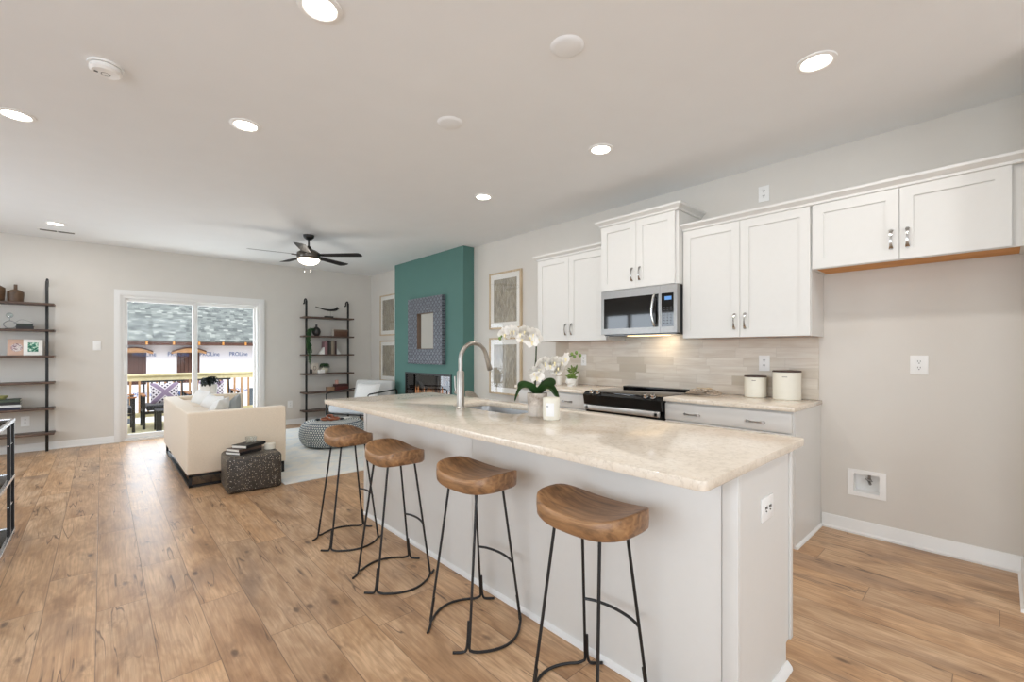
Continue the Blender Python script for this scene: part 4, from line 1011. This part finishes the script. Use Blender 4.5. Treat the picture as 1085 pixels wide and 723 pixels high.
def in_green(t, w, h, M):
    tt = NT('green_leaf_print'); v = tt.coord(); a = tt.noise(v, 22, 3, .5, 2.0)
    mt = tt.bsdf(tt.ramp(a, [(.42, lin((30, 96, 78))), (.5, lin((60, 146, 116))), (.56, lin((206, 226, 210)))]), .5)
    MB().box(-w * .27, w * .27, -.0155, -.0135, h * .22, h * .80, M=M).build('print', mt, t)
def in_floral(t, w, h, M):
    tt = NT('floral_print'); v = tt.coord(); a = tt.noise(v, 34, 3, .6, 1.0)
    mt = tt.bsdf(tt.ramp(a, [(.38, lin((110, 60, 84))), (.47, lin((176, 160, 160))), (.55, lin((226, 220, 214))), (.66, lin((150, 80, 100)))]), .5)
    MB().lathe([(0, 0), (w * .32, 0), (w * .32, .002), (0, .002)], 24, M=M @ T(0, -.0135, h * .48) @ RX(90)).build('print', mt, t)
picture('square pinkish tan picture with round floral motif, third shelf', -.772, 8.17, Zs[3], .155, .20, (206, 172, 152), in_floral, rz=-3)
picture('white-framed picture with green leaf print, third shelf', -.632, 8.15, Zs[3], .165, .20, (240, 238, 232), in_green, rz=3)
for k, (rgb, w, lb_) in enumerate([((36, 40, 60), .25, 'navy book at the bottom of the stack on the fifth shelf'), ((214, 220, 222), .24, 'white book second in the stack on the fifth shelf'), ((40, 44, 46), .23, 'black book third in the stack on the fifth shelf'), ((70, 84, 72), .22, 'green book topmost in the stack on the fifth shelf')]):
    book(lb_, -.86 + .004 * k, 8.19, Zs[1] + .032 * k, .2, w, .031, rgb, 90 + random.uniform(-3, 3), GB)
bw = MB().lathe([(0, 0), (.03, 0), (.05, .02), (.06, .045), (.056, .045), (.045, .02), (0, .01)], 24).build('small_bowl', plain('olive_glaze', (170, 168, 110), .4)); bw.location = (-.90, 8.18, Zs[1] + .129)
tag(bw, 'small olive bowl on the book stack, fifth shelf', 'bowl')

# right bookcase contents
hs = thing('horn_sculpture', 'black curved horn sculpture on a stand, top shelf', 'sculpture', (3.02, 8.19, Zs[5]))
MB().box(-.075, .075, -.03, .03, 0, .028, .003).build('base', BLACK, hs)
MB().tube([(-.03, 0, .028), (-.03, 0, .13)], .003, 6).tube([(.03, 0, .028), (.03, 0, .13)], .003, 6).build('pins', STEEL, hs)
MB().tube([(-.235, 0, .185), (-.12, 0, .155), (0, 0, .138), (.11, 0, .15), (.16, 0, .185)], lambda u: (.006 + .028 * u, .006 + .022 * u), 12, sub=6).build('horn', BLACK, hs)
vz = thing('trailing_plant', 'green trailing plant in a round dark vase, second shelf', 'plant', (2.80, 8.18, Zs[4]))
MB().lathe([(0, 0), (.035, 0), (.062, .03), (.074, .075), (.062, .12), (.03, .15), (.018, .16), (.018, .20), (.014, .20), (.012, .15), (0, .15)], 28).build('vase', plain('dark_glaze', (52, 50, 48), .35), vz)
random.seed(11); m = MB()
for k in range(16):
    x0 = -.05 - random.random() * .03; y0 = random.uniform(-.05, .02); L = random.uniform(.12, .50)
    pth = [(x0 + .02, y0, .08), (x0 - .03, y0 - .02, .12), (x0 - .06 - random.random() * .05, y0 - .05, .06), (x0 - .08 - random.random() * .04, y0 - .07, -.05 - L * .4), (x0 - .09 + random.uniform(-.02, .04), y0 - .08, -L)]
    P = smooth([Vector(p) for p in pth], 8)
    m.tube(P, .0022, 5)
    for p in P[4:]:
        for q in range(5):
            dv = Vector((random.uniform(-1, 1), random.uniform(-1, 1), random.uniform(-.8, .4))).normalized() * .022
            m.tube([p, p + dv * .6, p + dv], lambda u: (.006 * math.sin(PI * (.1 + .8 * u)) + .0005, .002), 4)
m.build('foliage', FERN, vz)
def simplebox(name, label, cat, x, y, z, w, d, h, mat, rz=0, grp=None):
    o = MB().box(-w / 2, w / 2, -d / 2, d / 2, 0, h, .002).build(name, mat); o.location = (x, y, z); o.rotation_euler = (0, 0, math.radians(rz)); return tag(o, label, cat, grp)
kb = thing('keepsake_box', 'brown box with pale end on the second shelf, right side', 'box', (3.215, 8.19, Zs[4]))
MB().box(-.125, .125, -.06, .06, 0, .09, .003).build('body', plain('brown_box', (96, 66, 50), .5), kb); MB().box(-.128, .128, -.063, .063, .09, .122, .003).build('lid', plain('brown_lid', (112, 92, 76), .5), kb); MB().box(-.131, -.125, -.055, .055, .005, .12).build('end_panel', plain('pale_end', (200, 194, 184), .6), kb)
cols = [((142, 104, 108), .05, .225), ((44, 40, 40), .034, .245), ((66, 62, 56), .03, .24), ((150, 138, 120), .03, .235), ((126, 112, 98), .026, .245), ((60, 42, 42), .036, .24)]
x = 2.915
nm = ['dusty rose', 'black', 'charcoal brown', 'light tan', 'taupe', 'dark maroon']
for (rgb, w, h), n_ in zip(cols, nm):
    t = thing('book', n_ + ' book standing upright on the third shelf of the right bookcase', 'book', (x + w / 2, 8.18, Zs[3]), 0, 'upright books on the right bookcase')
    MB().box(-w / 2, w / 2, -.08, .08, 0, h, .002).build('cover', plain('book_cover_%d_%d_%d' % rgb, rgb, .5), t)
    MB().box(-w / 2 + .003, w / 2 - .003, -.075, .078, h - .002, h + .001).build('pages', plain('book_pages', (232, 228, 218), .8), t)
    x += w + .001
for xx, s, lb_ in ((2.905, -1, 'white triangular bookend left of the upright books'), (x + .008, 1, 'white triangular bookend right of the upright books')):
    o = MB().prism([(0, 0), (s * .085, 0), (0, .125)], 'y', -.045, .045).build('bookend', WHITEC); o.location = (xx, 8.13 if s < 0 else 8.18, Zs[3]); tag(o, lb_, 'bookend', 'white triangular bookends')
def in_oval(t, w, h, M):
    MB().lathe([(0, 0), (.032, 0), (.032, .003), (.024, .003)], 24, M=M @ T(0, -.0135, h * .5) @ RX(90), sx=.8, sy=1.2).build('print', plain('oval_print', (120, 104, 90), .5), t)
picture('pale picture with an oval motif, fourth shelf', 2.775, 8.19, Zs[2], .125, .18, (206, 196, 182), in_oval)
simplebox('small_box', 'small white box before the oval picture, fourth shelf', 'box', 2.862, 8.13, Zs[2], .11, .06, .058, WHITEC)
simplebox('black_block', 'small black block at the left end, fourth shelf', 'block', 2.70, 8.16, Zs[2], .03, .05, .07, BLACK)
pk = thing('potted_plant', 'striped round pot with drooping green leaves, fourth shelf', 'plant', (2.945, 8.19, Zs[2]))
MB().lathe([(0, 0), (.03, 0), (.052, .02), (.06, .055), (.05, .09), (.03, .105), (0, .105)], 24).build('pot', plain('cream_stripe', (214, 206, 186), .5), pk)
m = MB()
for k in range(13):
    a = 2 * PI * k / 13; m.grid(strap([(0, 0, .10), (.03 * math.cos(a), .03 * math.sin(a), .165), (.068 * math.cos(a), .068 * math.sin(a), .155), (.085 * math.cos(a), .085 * math.sin(a), .09)], .012), 10, 2, .001)
m.build('foliage', FERN, pk)
simplebox('woven_box', 'light brown low box on the fifth shelf, right bookcase', 'box', 3.03, 8.15, Zs[1], .12, .10, .075, plain('light_brown_box', (150, 118, 92), .6))
rb = thing('storage_box', 'dark red brown wooden box on the fifth shelf, right bookcase', 'box', (3.225, 8.18, Zs[1]))
MB().box(-.12, .12, -.07, .07, 0, .075, .003).build('body', plain('maroon_wood', (92, 40, 34), .45), rb); MB().box(-.11, .115, -.065, .065, .075, .12, .006).build('lid', plain('maroon_lid', (70, 38, 36), .45), rb)
cn = MB().lathe([(0, 0), (.028, 0), (.028, .07), (.02, .072), (0, .07)], 20).build('pillar_candle', plain('pink_wax', (206, 160, 148), .6)); cn.location = (3.15, 8.16, Zs[1] + .1215); tag(cn, 'short pink pillar candle on the dark red box', 'candle')

# ------------------------------------------------------------------ rug and sofa
rug = MB().box(1.285, 3.42, 4.60, 7.86, 0, .010, .003).build('area_rug', RUGM); tag(centred(rug), 'large cream and pale blue area rug under sofa and pouf', 'rug')
sf = thing('sofa', 'cream track-arm sofa with black sled base facing the fireplace', 'sofa', (1.01, 6.09, 0))
x0, x1, y0, y1 = .575, 1.445, 5.06, 7.12; z0, z1 = .122, .70
MB().box(x0, x0 + .145, y0 + .001, y1 - .001, z0, z1, .018, 3).build('backrest', SOFAF, sf, True)
MB().box(x0 + .003, x1 - .02, y0, y0 + .13, z0 + .001, z1 + .001, .018, 3).build('armrest', SOFAF, sf, True)
MB().box(x0 + .003, x1 - .02, y1 - .13, y1, z0 + .001, z1 + .001, .018, 3).build('armrest', SOFAF, sf, True)
MB().box(x0 + .14, x1 - .03, y0 + .12, y1 - .12, z0, .30, .01).build('seat_deck', SOFAF, sf, True)
MB().box(x0 + .05, x1 - .06, y0 + .06, y1 - .06, z0 - .012, z0 - .001).build('bottom_cloth', BLACK, sf, True)
ym = (y0 + y1) / 2
for a, c in ((y0 + .128, ym - .002), (ym + .002, y1 - .128)):
    MB().box(x0 + .14, x1 + .02, a, c, .30, .455, .045, 4).build('seat_cushion', SOFAF, sf, True)
    MB().box(x0 + .13, x0 + .29, a, c, .455, .66, .05, 4).build('back_cushion', SOFAF, sf, True)
m = MB(); zt = .118
for y in (y0 + .03, y1 - .055):
    m.box(x0 + .02, x1 - .03, y, y + .025, 0.0, .022); m.box(x0 + .02, x1 - .03, y, y + .025, zt - .02, zt + .006); m.box(x0 + .02, x0 + .045, y, y + .025, 0, zt); m.box(x1 - .055, x1 - .03, y, y + .025, 0, zt)
m.box(x0 + .02, x0 + .045, y0 + .03, y1 - .03, .0, .022); m.box(x0 + .02, x0 + .045, y0 + .03, y1 - .03, zt - .02, zt + .006)
m.box(x1 - .055, x1 - .03, y0 + .03, y1 - .03, zt - .02, zt + .006)
m.build('sled_base', BLACK, sf, True)
def cushion(label, x, y, z, s, mat, rx, ry, rz):
    o = MB().pillow(s, s, .15).build('throw_pillow', mat, ang=60); o.matrix_world = T(x, y, z) @ RZ(rz) @ RX(rx) @ RY(ry); o.location = (x, y, z)
    o.rotation_euler = (RZ(rz) @ RX(rx) @ RY(ry)).to_euler(); return tag(o, label, 'pillow', 'throw pillows on the sofa')
cushion('white throw pillow leaning on the sofa back, far corner', .86, 6.55, .60, .42, PILW, 0, -72, 8)
cushion('plain white throw pillow in the middle of the sofa', .89, 5.66, .575, .42, PILW, 0, -66, -22)
cushion('white throw pillow with pointed corner, second from the near arm', .89, 6.10, .59, .40, PILW, 0, -62, 12)
cushion('grey blue throw pillow beside the white pillows', 1.05, 5.84, .55, .38, PILG, 40, -60, -40)

tt_ = MB().box(-.222, .222, -.21, .21, 0, .325, .035, 4).build('terrazzo_side_table', TERR); tt_.location = (1.045, 4.80, 0); tt_.rotation_euler = (0, 0, math.radians(-3)); tag(tt_, 'dark speckled terrazzo cube side table beside the sofa arm', 'side table')
BT = 'books on the terrazzo table'
book('dark book with white pages at the bottom of the terrazzo table stack', .985, 4.81, .325, .17, .25, .024, (34, 32, 34), 122, BT)
book('brown book in the middle of the stack on the terrazzo table', .99, 4.815, .349, .165, .24, .026, (92, 74, 64), 117, BT)
book('black book on top of the stack on the terrazzo table', 1.03, 4.82, .375, .16, .24, .028, (24, 24, 26), 126, BT)
gl = MB().lathe([(0, 0), (.045, 0), (.047, .004), (.049, .05), (.047, .052), (.045, .05), (.043, .008), (0, .008)], 28).build('glass_dish', GLASSW); gl.location = (1.055, 4.86, .4032); tag(gl, 'clear glass dish on the black book', 'glass dish')
cj = MB().lathe([(0, 0), (.042, 0), (.047, .006), (.047, .052), (.044, .056), (0, .054)], 28).build('white_candle', CREAM); cj.location = (1.205, 4.80, .3252); tag(cj, 'short cream candle beside the books on the terrazzo table', 'candle')

# pouf
pf = MB(); prof = [(0, .004), (.30, .004), (.345, .02)]
for k in range(1, 12):
    a = -PI / 2 + PI * k / 12; prof.append((.345 + .085 * math.cos(a) * 1.0, .165 + .15 * math.sin(a)))
prof += [(.345, .322), (.30, .330), (.15, .333), (0, .334)]
pf.lathe(prof, 72); o = pf.build('woven_pouf', POUFM, ang=80); o.location = (2.33, 6.15, .012); tag(o, 'round blue and white woven rope pouf on the rug', 'pouf')
kt = thing('wooden_chain', 'reddish brown wooden chain links lying on the woven pouf', 'decor', (2.27, 6.08, .350))
RED = plain('reddish_wood', (150, 88, 60), .4, nz=.2, sc=20)
for i, (dx, dy, ax, rz) in enumerate(((-.07, .02, 8, 10), (-.01, 0, 62, 40), (.055, -.015, 10, -15), (.0, .05, 55, -40))):
    MB().torus((0, 0, 0), .046, .014, 24, 10, M=T(dx, dy, .030 if ax > 30 else .018) @ RZ(rz) @ RX(ax * .6)).build('link', RED, kt)
for x_, y_, lb_ in ((2.135, 6.19, 'small dark stone left of the wooden chain on the pouf'), (2.40, 6.05, 'small dark stone right of the wooden chain on the pouf')):
    o = MB().ball((0, 0, .014), .035, 14, (1, .8, .4)).build('dark_stone', plain('dark_stone', (40, 46, 52), .5)); o.location = (x_, y_, .346); tag(o, lb_, 'stone', 'dark stones on the pouf')
o = MB().box(-.08, .08, -.055, .055, 0, .010, .002).build('small_notebook', WHITEC); o.location = (2.50, 6.14, .348); o.rotation_euler = (0, 0, math.radians(25)); tag(o, 'small white notebook on the right side of the pouf', 'notebook')

# armchair (black metal frame, pale cushions)
ac = thing('lounge_chair', 'pale grey lounge chair with black metal frame in the far corner', 'armchair', (3.13, 7.03, 0), -62)
W2, D0, D1 = .40, -.40, .36
m = MB().box(-.36, .36, D0 + .02, D1 - .12, .30, .43, .04, 4); m.build('seat_cushion', ARMS, ac)
MB().box(-.37, .37, -.07, .07, 0, .425, .05, 4, M=T(0, D1 - .10, .37) @ RX(-14)).build('back_cushion', ARMF, ac)
for s in (-1, 1):
    m = MB(); xx = s * .395
    m.tube([(xx, D0 + .02, .012), (xx, D0 + .03, .60), (xx, D0 + .06, .615), (xx, D1 - .02, .64), (xx, D1 + .03, .62), (xx, D1 + .10, .012)], .011, 8)
    m.build('side_frame', BLACK, ac)
m = MB(); m.tube([(-.395, D0 + .03, .29), (.395, D0 + .03, .29)], .010, 8); m.tube([(-.395, D1 + .06, .28), (.395, D1 + .06, .28)], .010, 8); m.tube([(-.36, D0 + .03, .29), (-.36, D1 + .06, .28)], .010, 8); m.tube([(.36, D0 + .03, .29), (.36, D1 + .06, .28)], .010, 8)
m.build('seat_frame', BLACK, ac)
MB().tube([(-.395, D1 + .02, .50), (.395, D1 + .02, .50)], .010, 8).build('back_rail', BLACK, ac)
pl = MB().pillow(.46, .34, .14).build('throw_pillow', PILW, ang=60)
M = root_matrix(ac) @ T(.05, .05, .585) @ RX(70); pl.matrix_world = M; pl.location = M.to_translation(); pl.rotation_euler = M.to_euler(); tag(pl, 'white throw pillow on the grey lounge chair', 'pillow')

# round-backed dining chair seen between island and wall
dc = thing('dining_chair', 'beige round-backed upholstered chair between island and right wall', 'chair', (3.39, 4.22, 0), 35)
m = MB()
def shell(u, v):
    a = math.radians(-75 + 150 * u); r = .235; zt = .44 + (.335 * math.sqrt(max(0, 1 - (abs(u - .5) * 2) ** 2.6)) + .02) * v
    return (r * math.sin(a), r * math.cos(a) * .9, zt)
m.grid(shell, 28, 10, .04); m.build('backrest', BOUCLE, dc, ang=60)
MB().lathe([(0, .37), (.21, .37), (.235, .39), (.24, .42), (.22, .45), (0, .455)], 32).build('seat', BOUCLE, dc)
for sx in (-1, 1):
    for sy in (-1, 1): MB().tube([(sx * .15, sy * .14, .38), (sx * .19, sy * .18, 0)], lambda u: .016 - .006 * u, 10).build('leg', BLACK, dc)

# plant on a stand by the door
ps = thing('plant_stand', 'small round white table before the sliding door', 'side table', (1.13, 7.72, 0))
MB().lathe([(0, 0), (.15, 0), (.15, .015), (.03, .03), (.02, .06), (.02, .54), (.04, .56), (0, .56)], 28).build('pedestal', WHITEC, ps); MB().cyl((0, 0), .19, .56, .585, 32, .004).build('top', WHITEC, ps)
pp = thing('potted_plant', 'dark leafy plant in a round white pot before the door', 'plant', (1.13, 7.72, .585))
MB().lathe([(0, 0), (.07, 0), (.098, .05), (.112, .12), (.115, .21), (.108, .215), (.102, .20), (0, .19)], 32).build('pot', WHITEC, pp)
random.seed(5); m = MB()
for k in range(34):
    a = random.uniform(0, 2 * PI); r = random.uniform(.04, .13); h = random.uniform(.03, .13)
    m.grid(strap([(0, 0, .19), (r * .4 * math.cos(a), r * .4 * math.sin(a), .19 + h), (r * math.cos(a), r * math.sin(a), .19 + h * .9), (r * 1.25 * math.cos(a), r * 1.25 * math.sin(a), .17 + h * .5)], .022), 8, 2, .001)
m.build('foliage', DLEAF, pp)

# console table at the left edge
cs = thing('console_table', 'black and chrome console table with smoked glass shelves, left edge', 'console table', (-.64, 3.85, 0))
cy0, cy1, cx0, cx1 = 3.0, 4.70, -.83, -.45
for z in (.80, .412, .035):
    m = MB()
    m.box(cx1 - .018, cx1, cy0, cy1, z - .022, z, .001); m.box(cx0, cx0 + .018, cy0, cy1, z - .022, z, .001); m.box(cx0 + .018, cx1 - .018, cy1 - .018, cy1, z - .022, z, .001); m.box(cx0 + .018, cx1 - .018, cy0, cy0 + .018, z - .022, z, .001)
    q = m.build('shelf_frame', plain('satin_silver', (226, 228, 230), .25, .9, nz=0), cs, True)
    MB().box(cx0 + .018, cx1 - .018, cy0 + .018, cy1 - .018, z - .012, z - .006).build('shelf_glass', SMOKE, q, True)
for y_ in (cy1 - .045, cy1 - .215, cy0 + .045, cy0 + .215):
    for x_ in (cx1 - .009, cx0 + .009):
        for (a, c) in ((.0, .014), (.034, .391), (.411, .779)): pass
        MB().box(x_ - .0085, x_ + .0085, y_ - .011, y_ + .011, 0, .779).build('leg', BLACK, cs, True)
for z in (.64, .23):
    for x_ in (cx1 - .009, cx0 + .009):
        MB().tube([(x_, cy1 - .245, z), (x_, cy1 - .015, z)], .0045, 8).build('connector', CHROME, cs, True)

# ------------------------------------------------------------------ outside: deck, railing, chairs, neighbouring house
DZ = -.15
dk = MB()
o = dk.box(-1.8, 4.6, WF + .14, 11.56, DZ - .04, DZ).build('deck', PINE); tag(o, 'pale pine deck boards outside the sliding door', 'deck')
gm = plain('pale_ground', (196, 186, 168), .9, nz=.1, sc=2)
o = MB().box(-30, 40, WF + .14, 60, -2.75, -2.6).build('ground', gm); tag(o, 'pale bare ground beyond the deck', 'ground')
sup = thing('deck_railing', 'pine deck railing with square balusters', 'railing', (1.4, 11.32, DZ))
RYY = 11.45
MB().box(-1.8, 4.6, RYY - .07, RYY + .07, .79, .825).box(-1.8, 4.6, RYY - .02, RYY + .02, .69, .79).build('top_rail', PINE, sup, True)
MB().box(-1.8, 4.6, RYY - .02, RYY + .02, -.03, .06).build('bottom_rail', PINE, sup, True)
TAN = wood('tan_baluster', (186, 140, 96), (204, 160, 114), (216, 178, 134), 3, 14, .7)
x = -1.75; b0 = None
while x < 4.55:
    q = MB().box(x - .017, x + .017, RYY - .017, RYY + .017, .06, .69).build('baluster', TAN, sup, True); x += .135
for x in (-1.75, 4.5): MB().box(x - .045, x + .045, RYY - .045, RYY + .045, DZ, .80).build('post', PINE, sup, True)

def patio_chair(label):
    t = thing('patio_chair', label, 'patio chair', (0, 0, 0), group='black patio chairs with wooden armrests on the deck')
    MB().box(-.30, .30, -.30, .30, .33, .43, .03, 3).build('seat_cushion', BLKFAB, t)
    for s in (-1, 1):
        for y in (-.31, .29): MB().box(s * .34 - .022, s * .34 + .022, y - .022, y + .022, 0, .60 if y < 0 else .60).build('leg', BLACK, t)
        MB().box(s * .34 - .03, s * .34 + .03, -.35, .33, .60, .625, .004).build('armrest', ARMW, t)
        MB().box(s * .34 - .012, s * .34 + .012, -.30, .30, .29, .33).build('side_rail', BLACK, t)
    m = MB(); M = T(0, .30, .33) @ RX(-12); m.box(-.34, .34, -.015, .015, .50, .53, M=M); m.box(-.34, .34, -.015, .015, 0, .03, M=M)
    for k in range(6): x = -.30 + .12 * k; m.box(x - .012, x + .012, -.010, .010, .03, .50, M=M)
    m.build('back_slats', BLACK, t); MB().box(-.34, .34, -.31, -.29, .27, .32).build('front_rail', BLACK, t)
    return t
p0 = patio_chair('black patio chair with patterned cushion, seen through the left pane'); p0.location = (.905, 10.86, DZ)
dup(p0, (1.72, 10.88, DZ), 0, 'black patio chair with patterned cushion behind the white plant pot')
dup(p0, (.10, 10.62, DZ), 90, 'black patio chair at the left edge of the door glass, turned sideways')
dup(p0, (2.80, 10.45, DZ), -90, 'black patio chair at the right edge of the door glass, turned sideways')
for x_, lb_ in ((.90, 'purple and white geometric cushion on the left patio chair'), (1.66, 'purple and white geometric cushion behind the white plant pot')):
    o = MB().pillow(.44, .40, .13, M=RX(90)).build('patio_cushion', KILIM, ang=60); o.location = (x_, 10.94, DZ + .62); o.rotation_euler = (math.radians(-14), 0, 0); tag(o, lb_, 'cushion', 'patterned cushions on the patio chairs')
ct = thing('patio_table', 'low black table on the deck', 'table', (1.06, 10.18, DZ))
MB().box(-.36, .36, -.24, .24, .355, .385, .003).build('top', BLACK, ct)
for sx in (-1, 1):
    for sy in (-1, 1): MB().box(sx * .32 - .04, sx * .32 + .04, sy * .2 - .03, sy * .2 + .03, 0, .355).build('leg', BLACK, ct)

nh = thing('neighbor_house', 'white wrapped unfinished house with grey shingle roof beyond the deck', 'house', (2.5, 17, -2.6))
NY = 17.0
wx = [(.40, .97), (1.69, 2.27), (4.6, 5.3), (-1.4, -.7)]
MB().slab('y', NY, NY + .2, -9, 14, -2.6, 1.56, [(a, c, .30, 1.24) for a, c in wx] + [(1.72, 2.27, -.9, .05), (-.6, .6, -.9, -.02), (3.6, 4.3, -.9, .05)]).build('wall', WRAP, nh, True)
# roof
bm_ = MB(); rl = MB(); rl.box(-9.5, 14.5, 0, 9.5, -.10, 0)
ro = rl.build('roof', SHING, nh)
MR = T(0, NY - .55, 1.60) @ RX(33)
ro.matrix_local = root_matrix(nh).inverted() @ MR
MB().box(-9.4, 14.4, NY - .52, NY - .48, 1.47, 1.585).build('fascia', VBROWN, nh, True)
MB().box(-9.4, 14.4, NY - .5, NY + .1, 1.46, 1.48).build('soffit', plain('soffit_wood', (120, 86, 60), .8), nh, True)  # one even brown tone under the eave
m = MB(); x = -9
for k in range(38): m.box(x, x + .05, NY - .545, NY - .52, 1.47, 1.57); x += .62
m.build('rafter_tails', RAWWOOD, nh, True)
for a, c in wx:
    f = MB()
    for k in range(6): xx = a + (c - a) * k / 6; f.box(xx + .006, xx + (c - a) / 6 - .006, NY + .06, NY + .09, .30, 1.24)
    f.box(a, c, NY + .09, NY + .12, .30, 1.24); f.build('boarded_window', VBROWN, nh, True)
    m = MB(); n = 12; poly = []
    for k in range(n + 1):
        u = k / n; poly.append((a - .14 + (c - a + .28) * u, 1.24 + .12 * math.sin(PI * u) + .02))
    poly += [(c + .14, 1.20), (c, 1.24), (a, 1.24), (a - .14, 1.20)]
    m.prism(poly, 'y', NY - .22, NY + .02); am = m.build('arched_hood', plain('raw_hood_wood', (206, 158, 112), .7, nz=.2, sc=6), nh, True)
    m = MB(); pp_ = [(p[0], NY - .24, p[1] + .012) for p in poly[:n + 1]]; m.tube(pp_, lambda u: (.02, .02), 6); m.build('hood_trim', VBROWN, am, True)
for a, c in ((1.72, 2.27), (-.6, .6), (3.6, 4.3)): MB().box(a, c, NY + .06, NY + .08, -.9, .05).build('lower_window', plain('grey_window_glass', (84, 92, 98), .15), nh, True)
for z in (1.13, -.06):
    for k in range(-2, 8):
        x = .66 + .80 * k
        if z > .5 and any(a - .1 < x < c or a < x + .52 < c + .1 for a, c in wx) and False: continue
        cu = bpy.data.curves.new('lettering', 'FONT'); cu.body = 'PROLine'; cu.size = .185; cu.extrude = .002
        tmp = bpy.data.objects.new('tmp_text', cu); COL.objects.link(tmp)
        bpy.context.view_layer.update(); dg = bpy.context.evaluated_depsgraph_get()
        me = bpy.data.meshes.new_from_object(tmp.evaluated_get(dg)); bpy.data.objects.remove(tmp)
        me.materials.clear(); me.materials.append(BLUEL)
        w = max(v.co.x for v in me.vertices); me.transform(Matrix.Scale(.53 / w, 4, (1, 0, 0)))
        me.transform(root_matrix(nh).inverted() @ T(x, NY - .006, z) @ RX(90))
        bad = [v for v in me.vertices]
        t_ = bpy.data.objects.new('lettering', me); COL.objects.link(t_); t_.parent = nh
